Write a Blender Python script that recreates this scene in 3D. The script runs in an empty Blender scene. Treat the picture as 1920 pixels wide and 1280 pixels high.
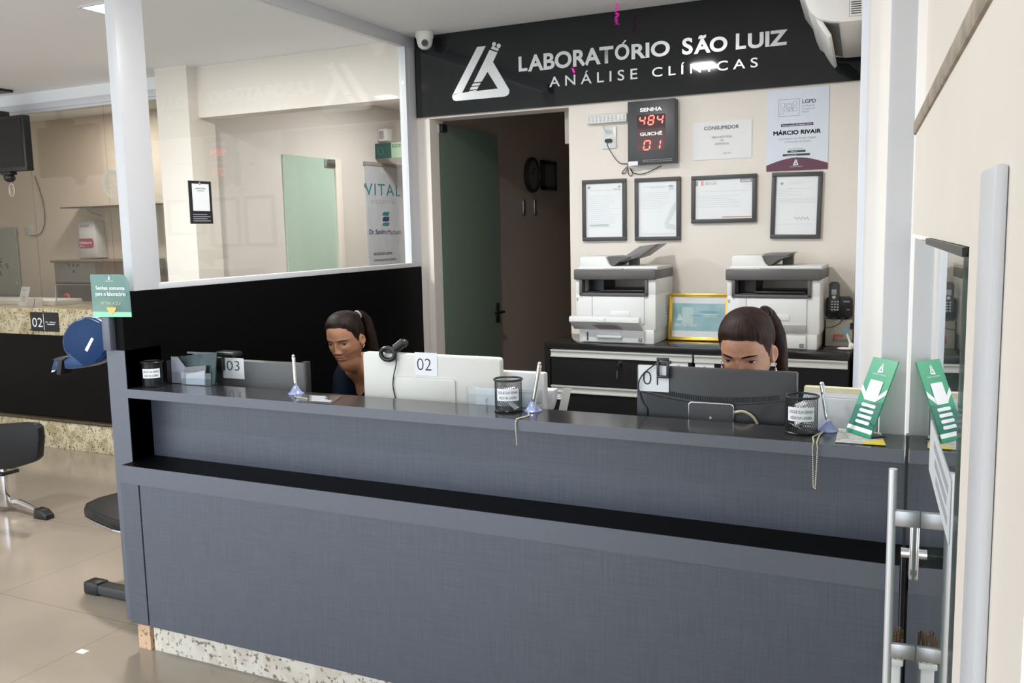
import bpy, bmesh, math, random
from mathutils import Vector, Matrix, Euler
random.seed(7)
SC = bpy.context.scene
COL = SC.collection
PI = math.pi

# ---------------------------------------------------------------- camera
F_PX, YAW, PITCH, ROLL, CAM_H = 1687.0, .4476, .1228, -.0214, 1.70
_f = Vector((-math.sin(YAW)*math.cos(PITCH), math.cos(YAW)*math.cos(PITCH), -math.sin(PITCH)))
_r = Vector((math.cos(YAW), math.sin(YAW), 0)); _u = _r.cross(_f)
_c, _s = math.cos(ROLL), math.sin(ROLL)
RIGHT = _c*_r + _s*_u; UP = -_s*_r + _c*_u; FWD = _f
EYE = Vector((0, 0, CAM_H))
camd = bpy.data.cameras.new('camera'); cam = bpy.data.objects.new('camera', camd); COL.objects.link(cam)
camd.sensor_width = 36; camd.lens = F_PX/1920*36; camd.clip_start = .02; camd.clip_end = 60
cam.matrix_world = Matrix((( RIGHT.x, UP.x, -FWD.x, EYE.x), (RIGHT.y, UP.y, -FWD.y, EYE.y), (RIGHT.z, UP.z, -FWD.z, EYE.z), (0,0,0,1)))
SC.camera = cam

def at(px, py, axis, val):
    """measured pixel of the photograph -> point on the plane axis = val"""
    d = RIGHT*((px-960)/F_PX) - UP*((py-640)/F_PX) + FWD
    i = 'XYZ'.index(axis)
    return EYE + d*((val-EYE[i])/d[i])

# ---------------------------------------------------------------- world, exposure, light
SC.view_settings.view_transform = 'Standard'; SC.view_settings.look = 'None'
SC.view_settings.gamma = 1; SC.view_settings.use_curve_mapping = False
SC.view_settings.exposure = 0.27
W = bpy.data.worlds.new('daylight'); SC.world = W; W.use_nodes = True
_wn, _wl = W.node_tree.nodes, W.node_tree.links            # overcast sky above a dim street
_tc = _wn.new('ShaderNodeTexCoord'); _sp = _wn.new('ShaderNodeSeparateXYZ'); _rp = _wn.new('ShaderNodeValToRGB')
_wl.new(_tc.outputs['Generated'], _sp.inputs[0]); _mr = _wn.new('ShaderNodeMapRange'); _wl.new(_sp.outputs['Z'], _mr.inputs[0])
_mr.inputs[1].default_value = -.25; _mr.inputs[2].default_value = .25; _wl.new(_mr.outputs[0], _rp.inputs[0])
_rp.color_ramp.elements[0].color = (.52, .55, .57, 1); _rp.color_ramp.elements[1].color = (.74, .87, 1.0, 1)
_wl.new(_rp.outputs[0], _wn['Background'].inputs[0])
W.node_tree.nodes['Background'].inputs[1].default_value = 3.0

def area(name, loc, size, power, color=(1, .97, .93), parent=None, rot=(0, 0, 0), sizey=None):
    l = bpy.data.lights.new(name, 'AREA'); l.energy = power; l.color = color
    l.shape = 'RECTANGLE'; l.size = size; l.size_y = sizey or size
    o = bpy.data.objects.new(name, l); COL.objects.link(o); o.location = loc; o.rotation_euler = rot
    if parent: o.parent = parent
    return o

# ---------------------------------------------------------------- materials
MATS = {}
def nodes(name):
    m = bpy.data.materials.new(name); m.use_nodes = True
    nt = m.node_tree; return m, nt, nt.nodes, nt.links, nt.nodes['Principled BSDF']
def mat(name, col, rough=.5, metal=0, var=.06, scale=12, bump=0, spec=.5, coat=0, emit=0, ecol=None, stretch=None, dark=None):
    """principled with a procedural noise tint"""
    if name in MATS: return MATS[name]
    m, nt, N, L, b = nodes(name)
    b.inputs['Roughness'].default_value = rough; b.inputs['Metallic'].default_value = metal
    b.inputs['Specular IOR Level'].default_value = spec; b.inputs['Coat Weight'].default_value = coat
    b.inputs['Coat Roughness'].default_value = .08
    c = tuple(col)+(1,)
    if var or bump:
        tc = N.new('ShaderNodeTexCoord'); mp = N.new('ShaderNodeMapping'); nz = N.new('ShaderNodeTexNoise')
        L.new(tc.outputs['Object'], mp.inputs[0]); L.new(mp.outputs[0], nz.inputs['Vector'])
        nz.inputs['Scale'].default_value = scale; nz.inputs['Detail'].default_value = 4
        if stretch: mp.inputs['Scale'].default_value = stretch
        r = N.new('ShaderNodeValToRGB'); L.new(nz.outputs[0], r.inputs[0])
        r.color_ramp.elements[0].position = .3; r.color_ramp.elements[1].position = .7
        d = dark or tuple(x*(1-2*var) for x in col)
        r.color_ramp.elements[0].color = tuple(d)+(1,); r.color_ramp.elements[1].color = c
        L.new(r.outputs[0], b.inputs['Base Color'])
        if bump:
            bp = N.new('ShaderNodeBump'); bp.inputs['Strength'].default_value = bump; bp.inputs['Distance'].default_value = .002
            L.new(nz.outputs[0], bp.inputs['Height']); L.new(bp.outputs[0], b.inputs['Normal'])
    else:
        b.inputs['Base Color'].default_value = c
    if emit:
        b.inputs['Emission Color'].default_value = tuple(ecol or col)+(1,); b.inputs['Emission Strength'].default_value = emit
    MATS[name] = m; return m
def glass(name, tint=(1, 1, 1), rough=0.0, gain=1.0, haze=0.0, hazecol=(1, 1, 1)):
    """thin architectural glass: fresnel mirror over a tinted see-through"""
    m, nt, N, L, b = nodes(name); N.remove(b); out = N['Material Output']
    geo = N.new('ShaderNodeNewGeometry'); mr = N.new('ShaderNodeMapRange')
    mr.inputs['To Min'].default_value = 1.5; mr.inputs['To Max'].default_value = 1/1.5
    L.new(geo.outputs['Backfacing'], mr.inputs['Value'])
    fr = N.new('ShaderNodeFresnel'); L.new(mr.outputs[0], fr.inputs['IOR'])
    mu = N.new('ShaderNodeMath'); mu.operation = 'MULTIPLY'; mu.use_clamp = True; mu.inputs[1].default_value = gain
    L.new(fr.outputs[0], mu.inputs[0])
    t = N.new('ShaderNodeBsdfTransparent'); t.inputs[0].default_value = tuple(tint)+(1,)
    g = N.new('ShaderNodeBsdfGlossy'); g.inputs['Roughness'].default_value = rough; g.inputs[0].default_value = (1, 1, 1, 1)
    src = t.outputs[0]
    if haze:
        df = N.new('ShaderNodeBsdfDiffuse'); df.inputs[0].default_value = tuple(hazecol)+(1,)
        tr = N.new('ShaderNodeBsdfTranslucent'); tr.inputs[0].default_value = tuple(hazecol)+(1,)
        ad = N.new('ShaderNodeMixShader'); ad.inputs[0].default_value = .5; L.new(df.outputs[0], ad.inputs[1]); L.new(tr.outputs[0], ad.inputs[2])
        mh = N.new('ShaderNodeMixShader'); mh.inputs[0].default_value = haze
        L.new(t.outputs[0], mh.inputs[1]); L.new(ad.outputs[0], mh.inputs[2]); src = mh.outputs[0]
    mx = N.new('ShaderNodeMixShader'); L.new(mu.outputs[0], mx.inputs[0]); L.new(src, mx.inputs[1]); L.new(g.outputs[0], mx.inputs[2])
    L.new(mx.outputs[0], out.inputs['Surface']); MATS[name] = m; return m
def linen_mat(name, a, b_, rough=.42):
    """dark laminate printed with a woven linen pattern"""
    m, nt, N, L, b = nodes(name)
    tc = N.new('ShaderNodeTexCoord'); outs = []
    for st in ((4, 4, 120), (120, 4, 4)):
        mp = N.new('ShaderNodeMapping'); mp.inputs['Scale'].default_value = st; L.new(tc.outputs['Object'], mp.inputs[0])
        nz = N.new('ShaderNodeTexNoise'); nz.inputs['Scale'].default_value = 1.6; nz.inputs['Detail'].default_value = 5; L.new(mp.outputs[0], nz.inputs['Vector'])
        outs.append(nz.outputs[0])
    ad = N.new('ShaderNodeMath'); ad.operation = 'MULTIPLY'; L.new(outs[0], ad.inputs[0]); L.new(outs[1], ad.inputs[1])
    r = N.new('ShaderNodeValToRGB'); L.new(ad.outputs[0], r.inputs[0])
    r.color_ramp.elements[0].position = .12; r.color_ramp.elements[1].position = .40
    r.color_ramp.elements[0].color = a+(1,); r.color_ramp.elements[1].color = b_+(1,)
    L.new(r.outputs[0], b.inputs['Base Color']); b.inputs['Roughness'].default_value = rough; b.inputs['Specular IOR Level'].default_value = .9
    bp = N.new('ShaderNodeBump'); bp.inputs['Strength'].default_value = .12; bp.inputs['Distance'].default_value = .0008
    L.new(ad.outputs[0], bp.inputs['Height']); L.new(bp.outputs[0], b.inputs['Normal'])
    MATS[name] = m; return m
def tile_mat(name):
    m, nt, N, L, b = nodes(name)
    tc = N.new('ShaderNodeTexCoord'); mp = N.new('ShaderNodeMapping'); L.new(tc.outputs['Object'], mp.inputs[0])
    mp.inputs['Location'].default_value = (3.21+.875*6, -2.70+.875*6, 0)
    br = N.new('ShaderNodeTexBrick'); L.new(mp.outputs[0], br.inputs['Vector']); br.offset = 0; br.squash = 1
    br.inputs['Scale'].default_value = 1; br.inputs['Brick Width'].default_value = .875; br.inputs['Row Height'].default_value = .875
    br.inputs['Mortar Size'].default_value = .0022; br.inputs['Mortar Smooth'].default_value = .1
    br.inputs['Color1'].default_value = (.40, .335, .265, 1); br.inputs['Color2'].default_value = (.388, .325, .257, 1); br.inputs['Mortar'].default_value = (.27, .22, .16, 1)
    nz = N.new('ShaderNodeTexNoise'); nz.inputs['Scale'].default_value = 2.2; nz.inputs['Detail'].default_value = 5; L.new(tc.outputs['Object'], nz.inputs['Vector'])
    mx = N.new('ShaderNodeMixRGB'); mx.blend_type = 'MULTIPLY'; mx.inputs[0].default_value = .25
    L.new(br.outputs[0], mx.inputs[1]); L.new(nz.outputs[0], mx.inputs[2]); L.new(mx.outputs[0], b.inputs['Base Color'])
    b.inputs['Roughness'].default_value = .14; b.inputs['Specular IOR Level'].default_value = .5
    MATS[name] = m; return m
def granite_mat(name, base, vein, fleck, sc=60):
    m, nt, N, L, b = nodes(name)
    tc = N.new('ShaderNodeTexCoord')
    n1 = N.new('ShaderNodeTexNoise'); n1.inputs['Scale'].default_value = 7; n1.inputs['Detail'].default_value = 8; n1.inputs['Distortion'].default_value = 1.5
    v1 = N.new('ShaderNodeTexNoise'); v1.inputs['Scale'].default_value = sc; v1.inputs['Detail'].default_value = 3
    for x in (n1, v1): L.new(tc.outputs['Object'], x.inputs['Vector'])
    r1 = N.new('ShaderNodeValToRGB'); L.new(n1.outputs[0], r1.inputs[0])
    r1.color_ramp.elements[0].position = .38; r1.color_ramp.elements[0].color = vein+(1,); r1.color_ramp.elements[1].position = .55; r1.color_ramp.elements[1].color = base+(1,)
    r2 = N.new('ShaderNodeValToRGB'); L.new(v1.outputs[0], r2.inputs[0])
    r2.color_ramp.elements[0].position = .36; r2.color_ramp.elements[0].color = fleck+(1,); r2.color_ramp.elements[1].position = .44; r2.color_ramp.elements[1].color = (1, 1, 1, 1)
    mx = N.new('ShaderNodeMixRGB'); mx.blend_type = 'MULTIPLY'; mx.inputs[0].default_value = 1
    L.new(r1.outputs[0], mx.inputs[1]); L.new(r2.outputs[0], mx.inputs[2]); L.new(mx.outputs[0], b.inputs['Base Color'])
    b.inputs['Roughness'].default_value = .22; MATS[name] = m; return m
def wood_mat(name, a, b_):
    return mat(name, a, .5, dark=b_, var=.1, scale=2.2, stretch=(14, 14, 1.2))

# ---------------------------------------------------------------- geometry helpers
ORG = {}
def tag(o, label=None, cat=None, group=None, kind=None):
    if label: o['label'] = label
    if cat: o['category'] = cat
    if group: o['group'] = group
    if kind: o['kind'] = kind
    return o
def thing(name, label, cat, loc, group=None, rot=None, local=False):
    o = bpy.data.objects.new(name, None); COL.objects.link(o); o.location = loc; o.empty_display_size = .05
    if rot: o.rotation_euler = rot; local = True
    ORG[o] = Vector((0, 0, 0)) if local else Vector(loc)
    return tag(o, label, cat, group)
class G:
    def __init__(s): s.bm = bmesh.new()
    def _x(s, vs, M):
        if M is not None: bmesh.ops.transform(s.bm, matrix=M, verts=vs)
        return s
    def box(s, x0, x1, y0, y1, z0, z1, bev=0, seg=2, M=None):
        t = bmesh.new(); r = bmesh.ops.create_cube(t, size=1)
        for v in t.verts: v.co = Vector(((x0+x1)/2+v.co.x*(x1-x0), (y0+y1)/2+v.co.y*(y1-y0), (z0+z1)/2+v.co.z*(z1-z0)))
        if bev: bmesh.ops.bevel(t, geom=list(t.edges), offset=bev, segments=seg, profile=.5, affect='EDGES')
        return s._merge(t, M)
    def _merge(s, t, M=None):
        if M is not None: t.transform(M)
        me = bpy.data.meshes.new('tmp'); t.to_mesh(me); t.free(); s.bm.from_mesh(me); bpy.data.meshes.remove(me); return s
    def cyl(s, p0, p1, r0, r1=None, n=24, caps=True):
        r1 = r0 if r1 is None else r1; p0 = Vector(p0); p1 = Vector(p1); d = p1-p0
        t = bmesh.new(); bmesh.ops.create_cone(t, cap_ends=caps, segments=n, radius1=r0, radius2=r1, depth=d.length)
        t.transform(Matrix.Translation((p0+p1)/2) @ d.to_track_quat('Z', 'Y').to_matrix().to_4x4()); return s._merge(t)
    def tube(s, path, r, n=8, closed=False, flat=1.0):
        P = [Vector(p) for p in path]; R = r if isinstance(r, (list, tuple)) else [r]*len(P)
        rings = []; up = None
        for i, p in enumerate(P):
            a = P[(i-1) % len(P)] if (i > 0 or closed) else P[i]; b = P[(i+1) % len(P)] if (i < len(P)-1 or closed) else P[i]
            d = (b-a).normalized()
            if up is None: up = d.orthogonal().normalized()
            up = (up-d*up.dot(d)); up = up.normalized() if up.length > 1e-6 else d.orthogonal().normalized()
            sd = d.cross(up)
            rings.append([s.bm.verts.new(p+(up*math.cos(2*PI*k/n)+sd*math.sin(2*PI*k/n)*flat)*R[i]) for k in range(n)])
        m = len(rings)
        for i in range(m if closed else m-1):
            A, B = rings[i], rings[(i+1) % m]
            for k in range(n): s.bm.faces.new((A[k], A[(k+1) % n], B[(k+1) % n], B[k]))
        if not closed: s.bm.faces.new(rings[0][::-1]); s.bm.faces.new(rings[-1])
        return s
    def lathe(s, prof, c=(0, 0, 0), n=32, M=None):
        t = bmesh.new(); rings = []
        for r, z in prof:
            if r < 1e-6: rings.append([t.verts.new((0, 0, z))])
            else: rings.append([t.verts.new((r*math.cos(2*PI*k/n), r*math.sin(2*PI*k/n), z)) for k in range(n)])
        for A, B in zip(rings, rings[1:]):
            for k in range(n):
                k2 = (k+1) % n
                q = [A[k % len(A)], A[k2 % len(A)], B[k2 % len(B)], B[k % len(B)]]
                q = list(dict.fromkeys(q))
                if len(q) > 2:
                    try: t.faces.new(q)
                    except ValueError: pass
        t.transform(Matrix.Translation(c) if M is None else M); return s._merge(t)
    def sphere(s, c, r, u=20, v=14, M=None):
        r = (r, r, r) if not isinstance(r, (tuple, list)) else r
        t = bmesh.new(); bmesh.ops.create_uvsphere(t, u_segments=u, v_segments=v, radius=1)
        t.transform(Matrix.Translation(c) @ (M or Matrix()) @ Matrix.Diagonal((r[0], r[1], r[2], 1))); return s._merge(t)
    def prism(s, pts, vec, bev=0, seg=2):
        t = bmesh.new(); v = Vector(vec)
        a = [t.verts.new(Vector(p)) for p in pts]; b = [t.verts.new(Vector(p)+v) for p in pts]; n = len(a)
        t.faces.new(a); t.faces.new(b[::-1])
        for i in range(n): t.faces.new((a[i], b[i], b[(i+1) % n], a[(i+1) % n]))
        bmesh.ops.recalc_face_normals(t, faces=list(t.faces))
        if bev: bmesh.ops.bevel(t, geom=list(t.edges), offset=bev, segments=seg, profile=.5, affect='EDGES')
        return s._merge(t)
    def frame(s, x0, x1, z0, z1, w, y0, y1, bev=0):
        """picture-frame ring in the XZ plane"""
        s.box(x0, x1, y0, y1, z1-w, z1, bev); s.box(x0, x1, y0, y1, z0, z0+w, bev)
        s.box(x0, x0+w, y0, y1, z0+w, z1-w, bev); s.box(x1-w, x1, y0, y1, z0+w, z1-w, bev); return s
    def done(s, name, m, parent=None, smooth=35, M=None):
        me = bpy.data.meshes.new(name)
        bmesh.ops.recalc_face_normals(s.bm, faces=list(s.bm.faces))
        if M is not None: s.bm.transform(M)
        o0 = ORG.get(parent) if parent is not None else None
        if o0 is not None: s.bm.transform(Matrix.Translation(-o0))
        s.bm.to_mesh(me); s.bm.free()
        o = bpy.data.objects.new(name, me); COL.objects.link(o)
        if m is not None: me.materials.append(m)
        if smooth:
            for p in me.polygons: p.use_smooth = True
            me.set_sharp_from_angle(angle=math.radians(smooth))
        if parent is not None: o.parent = parent; ORG[o] = ORG[parent]
        else: ORG[o] = Vector((0, 0, 0))
        return o
def rrect(x0, x1, z0, z1, r, y=0, n=6):
    pts = []
    for cx, cz, a0 in ((x1-r, z0+r, -90), (x1-r, z1-r, 0), (x0+r, z1-r, 90), (x0+r, z0+r, 180)):
        for k in range(n+1):
            a = math.radians(a0+90*k/n); pts.append((cx+r*math.cos(a), y, cz+r*math.sin(a)))
    return pts
_REF = {}
def _textmesh(s, bold, space=1.0):
    cu = bpy.data.curves.new('t', 'FONT'); cu.body = s; cu.size = 1; cu.offset = bold; cu.fill_mode = 'FRONT'; cu.resolution_u = 5; cu.space_character = space
    o = bpy.data.objects.new('t', cu); COL.objects.link(o)
    bpy.context.view_layer.update()
    me = bpy.data.meshes.new_from_object(o.evaluated_get(bpy.context.evaluated_depsgraph_get()))
    bpy.data.objects.remove(o); bpy.data.curves.remove(cu); return me
def letter_bm(g, s, x0, x1, z0, z1, y, bold=0, space=1.0, M=None, shear=0, slant=0):
    """lettering in the XZ plane facing -Y: baseline z0, capital height to z1, stretched to x0..x1"""
    if bold > 0 and 'M' in s:
        e = bold*1.3*(z1-z0)
        for dx, dz in ((-e, -e), (-e, e), (e, -e), (e, e)): letter_bm(g, s, x0+e+dx, x1-e+dx, z0+e+dz, z1-e+dz, y, 0, space, M, shear, slant)
        return g
    if 'H%.3f' % bold not in _REF:
        me = _textmesh('H', bold); zs = [v.co.y for v in me.vertices]; _REF['H%.3f' % bold] = (min(zs), max(zs)); bpy.data.meshes.remove(me)
    lo, hi = _REF['H%.3f' % bold]; me = _textmesh(s, bold, space)
    xs = [v.co.x for v in me.vertices]; a, b = min(xs), max(xs); sx = (x1-x0)/(b-a); sz = (z1-z0)/(hi-lo)
    t = bmesh.new(); t.from_mesh(me); bpy.data.meshes.remove(me)
    for v in t.verts:
        zz = (v.co.y-lo)*sz; xx = x0+(v.co.x-a)*sx
        v.co = Vector((xx+zz*slant, y, z0+zz+(xx-x0)*shear))
    for f in t.faces: f.normal_update()
    if t.faces and sum(f.normal.y for f in t.faces) > 0: bmesh.ops.reverse_faces(t, faces=list(t.faces))
    if M is not None: t.transform(M)
    me = bpy.data.meshes.new('tmp'); t.to_mesh(me); t.free(); g.bm.from_mesh(me); bpy.data.meshes.remove(me); return g
def done_raw(g, name, m, parent):
    """flat lettering: keep its facing"""
    me = bpy.data.meshes.new(name); o0 = ORG.get(parent)
    if o0 is not None: g.bm.transform(Matrix.Translation(-o0))
    g.bm.to_mesh(me); g.bm.free(); o = bpy.data.objects.new(name, me); COL.objects.link(o); me.materials.append(m)
    if parent is not None: o.parent = parent; ORG[o] = ORG[parent]
    return o
def fit(s, cap, bold=0, space=1.0):
    """natural width of a word at a capital height"""
    key = 'H%.3f' % bold
    if key not in _REF:
        me = _textmesh('H', bold); zs = [v.co.y for v in me.vertices]; _REF[key] = (min(zs), max(zs)); bpy.data.meshes.remove(me)
    lo, hi = _REF[key]; me = _textmesh(s, bold, space); xs = [v.co.x for v in me.vertices]; w = (max(xs)-min(xs))*cap/(hi-lo); bpy.data.meshes.remove(me); return w
def struct(o, kind='structure'): o['kind'] = kind; return o
def copy_tree(o, loc, label=None):
    c = o.copy(); COL.objects.link(c); c.location = loc
    if label: c['label'] = label
    for ch in list(o.children):
        d = ch.copy(); COL.objects.link(d); d.parent = c
        for g2 in list(ch.children):
            e = g2.copy(); COL.objects.link(e); e.parent = d
    return c
# ---------------------------------------------------------------- palette
cream = mat('cream_wall_paint', (.80, .735, .665), .6, var=.015, scale=3)
cream_r = mat('cream_wall_paint_hall', (.74, .69, .65), .6, var=.015, scale=3)
cream_o = mat('office_wall_paint', (.66, .565, .47), .6, var=.015, scale=3)
dimcream = mat('corridor_dimmed_cream', (.52, .43, .36), .6, var=.02, scale=3)  # cream walls with the corridor's dimness mixed into their colour
ceil_m = mat('ceiling_paint', (.88, .89, .905), .7, var=.01, scale=2)
tile = tile_mat('polished_beige_tile')
linen = linen_mat('linen_laminate', (.050, .058, .080), (.078, .087, .115))
lam = mat('dark_grey_laminate', (.092, .100, .128), .36, var=.03, scale=40, spec=.9)
lam_top = mat('dark_laminate_top', (.030, .030, .033), .16, var=.05, scale=30)
lam_black = mat('black_laminate', (.0022, .0022, .0025), .5, var=.02, spec=.08)
alu = mat('white_aluminium', (.64, .645, .67), .35, var=.01)
steel = mat('brushed_steel', (.55, .55, .56), .28, metal=1, var=.03, scale=40)
chrome = mat('chrome', (.82, .82, .84), .12, metal=1, var=.01)
black = mat('black_plastic', (.012, .012, .013), .35, var=.03)
dgrey = mat('dark_grey_plastic', (.055, .055, .058), .4, var=.03)
white = mat('white_plastic', (.78, .77, .74), .35, var=.015)
whitep = mat('white_paper', (.85, .86, .88), .6, var=.01)
ink = mat('black_ink', (.02, .02, .025), .6, var=0)
greyink = mat('grey_ink', (.35, .36, .40), .6, var=0)
paleink = mat('pale_ink', (.62, .63, .66), .6, var=0)
granite = granite_mat('beige_granite', (.62, .53, .36), (.40, .32, .18), (.18, .15, .10))
granite_p = granite_mat('pale_granite', (.86, .78, .66), (.74, .64, .52), (.35, .30, .27), 45)
granite_o = granite_mat('peach_granite', (.78, .52, .33), (.66, .42, .26), (.5, .35, .25), 70)
pane_m = glass('clear_glass', (.97, .985, .98), gain=.72)
desk_pane = glass('smoked_green_glass', (.83, .815, .785), gain=1.0)
door_pane = glass('door_glass', (.60, .66, .66), gain=1.2)
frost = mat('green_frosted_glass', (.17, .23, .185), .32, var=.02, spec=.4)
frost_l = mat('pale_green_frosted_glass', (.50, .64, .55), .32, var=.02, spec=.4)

YB, HC = 4.77, 2.85
# ---------------------------------------------------------------- room shell
struct(G().box(-10, 1.6, -1.5, 10, -.05, 0).done('floor', tile))
struct(G().box(-10, 1.6, -1.5, 10, HC, HC+.1).done('ceiling', ceil_m))
g = G()
g.box(-3.01, -2.83, YB, YB+.15, 0, HC); g.box(-2.83, -1.91, YB, YB+.15, 2.372, HC); g.box(-1.91, .1, YB, YB+.15, 0, HC)
struct(g.done('wall_back', cream))
struct(G().box(-4.64, -3.01, YB+.01, YB+.15, 2.51, HC).done('wall_header', cream))
struct(G().box(-4.93, -4.64, YB-.08, YB+.16, 0, HC).done('wall_column', cream))
struct(G().box(-2.995, -2.9, YB+.15, 9.0, 0, HC).done('wall_corridor', dimcream))
struct(G().box(-4.80, -4.70, YB+.16, 9.0, 0, HC).done('wall_hall', cream_r))
struct(G().box(-4.80, -1.4, 9.0, 9.1, 0, HC).done('wall_end', dimcream))
struct(G().box(-1.5, -1.4, YB+.15, 9.0, 0, HC).done('wall_passage', dimcream))
struct(G().box(-10, -4.80, 6.1, 6.2, 0, HC).done('wall_office', cream_o))
struct(G().box(-10, -9.9, -1.5, 6.9, 0, HC).done('wall_left', cream))
struct(G().box(-1.9, -.25, -1.4, -1.25, 0, HC).done('wall_daylight_block', cream))  # unseen wall added to keep daylight off the counter's right side
struct(G().prism([(-.27, 3.35, 0), (.35, 3.35, 0), (.35, YB, 0), (-.374, YB, 0)], (0, 0, HC)).done('wall_stub', cream))
struct(G().box(-.274, -.252, 3.338, 3.35, 0, HC, .003).done('trim_1', alu))
# wall beside the viewer: it leans 4 degrees off the counter's axis
RW = Matrix.Translation((-.02, 1.9, 0)) @ Matrix.Rotation(math.radians(4.2), 4, 'Z')   # local x: into the wall, y: along it
g = G(); g.box(.02, .14, -1.15, .80, 1.965, HC); g.box(.0, .14, -1.15, .80, 1.668, 1.930); g.box(.0, .14, -1.15, -.66, 0, 1.668)
g.box(.06, .14, -.66, .80, 0, 1.668)
struct(g.done('wall_right', cream, M=RW))
struct(G().box(-.006, .02, -1.15, .80, 1.930, 1.968, .006).done('trim_2', mat('dusty_beige_moulding', (.42, .35, .27), .7, var=.2, scale=18), M=RW))
struct(G().box(-.012, .0, -.97, -.86, 0, 1.75, .004).done('trim_3', alu, M=RW))
# black strip painting the shade of the gap beside the counter
struct(G().box(-.072, -.056, 2.50, 2.53, 0, 1.15).done('gap_shade', black))
# doorway lining and corridor door
g = G(); g.box(-2.842, -2.80, YB-.012, YB+.15, 0, 2.372)
struct(g.done('trim_5', cream))

# ---------------------------------------------------------------- ceiling lamps
led = mat('led_diffuser', (1, 1, 1), .5, var=0, emit=9, ecol=(.93, .97, 1))
def lamp(x, y, label, power, s=.22):
    t = thing('ceiling_lamp', label, 'ceiling lamp', (x, y, HC), 'square ceiling lamps')
    G().frame(-s/2-.012, s/2+.012, -s/2-.012, s/2+.012, .014, -.008, 0).done('lamp_frame', alu, t, M=Matrix.Translation((x, y, HC)) @ Matrix.Rotation(-PI/2, 4, 'X') @ Matrix.Scale(-1, 4, (0, 1, 0)))
    G().box(x-s/2, x+s/2, y-s/2, y+s/2, HC-.006, HC-.001).done('diffuser', led, t)
    area('lamp_light', (0, 0, -.02), s, power, (1, .985, .96), t)
    return t
lamp(-3.82, 3.37, 'square white ceiling lamp at the top left beside the white post', 44, .18)
lamp(-1.58, 2.96, 'square white ceiling lamp above the reception counter, outside the picture', 27, .15)
lamp(-1.60, 1.00, 'square white ceiling lamp above the visitor side of the counter', 12)
lamp(-3.80, 1.00, 'square white ceiling lamp above the waiting area, nearest the entrance', 15)
lamp(-6.40, 2.20, 'square white ceiling lamp above the far waiting seats', 24)
lamp(-3.75, 6.40, 'square white ceiling lamp inside the side hall with the frosted doors', 19)
lamp(-6.60, 5.45, 'square white ceiling lamp inside the glazed left office', 22)

# ---------------------------------------------------------------- partition between counter and waiting area
PX = -2.897
t = thing('partition', 'black and glass partition with white aluminium frame at the left end of the counter', 'partition', (PX, 3.6, 0))
G().box(PX-.045, PX, 2.60, YB, 0, 1.492).box(PX-.045, PX, 2.51, 2.60, .17, 1.492).done('base_panel', lam_black, t)
G().box(PX-.048, PX+.003, 2.70, YB, 1.492, 1.517, .003).done('sill', alu, t)
G().box(PX-.050, PX+.001, 2.575, 2.715, 1.492, HC, .003).done('post', alu, t)
g = G(); g.box(PX-.045, PX+.001, 4.66, 4.69, 1.517, 2.785); g.box(PX-.045, PX+.004, 4.695, 4.725, 1.517, 2.785); g.box(PX-.045, PX+.001, 4.73, YB-.002, 1.517, 2.785); g.box(PX-.04, PX-.004, 4.672, YB-.003, 1.5175, 2.7845)
g.done('end_jamb', alu, t)
G().box(PX-.048, PX+.001, 2.575, YB, 2.785, HC, .003).done('top_rail', alu, t)
G().box(PX-.026, PX-.018, 2.716, 4.659, 1.518, 2.784).done('pane', pane_m, t)
# black plaque with white card stuck on the pane
t = thing('code_plaque', 'black plaque with a white card stuck on the partition glass', 'plaque', (PX, 2.98, 1.85))
G().box(PX-.018, PX-.014, 2.915, 3.046, 1.757, 1.940).done('plaque_board', black, t)
G().box(PX-.014, PX-.0125, 2.932, 3.030, 1.812, 1.928).done('card', whitep, t)
G().sphere((PX-.012, 2.978, 1.930), (.003, .006, .006)).done('pin', steel, t)
g = G(); MY = Matrix.Translation((PX-.0120, 2.98, 0)) @ Matrix.Rotation(PI/2, 4, 'Z')
letter_bm(g, 'LABORATÓRIO', -.03, .03, 1.905, 1.911, 0, 0, M=MY); letter_bm(g, 'ANÁLISES', -.02, .02, 1.896, 1.900, 0, 0, M=MY)
done_raw(g, 'lettering', ink, t)
g = G()
for k in range(4): g.box(PX-.0138, PX-.0135, 2.93, 3.032-.02*(k % 2), 1.768+.009*k, 1.771+.009*k)
g.done('text_lines', greyink, t)

# ---------------------------------------------------------------- reception counter
CL, CR = -2.897, -.075
t = thing('reception_counter', 'long dark grey linen-laminate reception counter with a two-step front', 'counter', (-1.5, 2.6, 0))
counter = t
G().box(CL, CR, 2.507, 2.69, 1.075, 1.110).done('shelf_top', lam_top, t)
G().box(CL, CR, 2.504, 2.507, 1.075, 1.110).done('shelf_edge', lam, t)
G().box(CL, CR, 2.62, 2.645, .80, 1.075).done('riser_panel', linen, t)
G().box(-2.996, CL, 2.507, 2.69, .14, 1.262).done('end_post', lam, t)
G().box(-2.895, CR, 2.452, 2.62, .800, .816).done('ledge_top', lam_black, t)
G().box(-2.895, CR, 2.448, 2.452, .745, .816).done('ledge_edge', lam, t)
G().box(-2.802, CR, 2.450, 2.47, .166, .745).done('front_panel', linen, t)
G().box(-2.906, -2.810, 2.450, 2.47, .166, .745).done('end_panel', linen, t)
g = G(); g.box(-2.906, CR, 2.47, 2.60, .166, .80); g.done('carcass', lam_black, t)
g = G(); g.box(-2.905, CR, 2.558, 2.59, 0, .166); g.done('plinth', granite_p, t)
G().box(-2.985, -2.917, 2.548, 2.59, 0, .166).done('plinth_end', granite_o, t)
G().box(CL, -.28, 2.646, 2.905, .72, .745).done('worktop', lam_black, t)
for x in (-2.6, -1.45, -.33): G().box(x, x+.02, 2.66, 2.88, 0, .72).done('leg_panel', lam_black, t)
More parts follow.
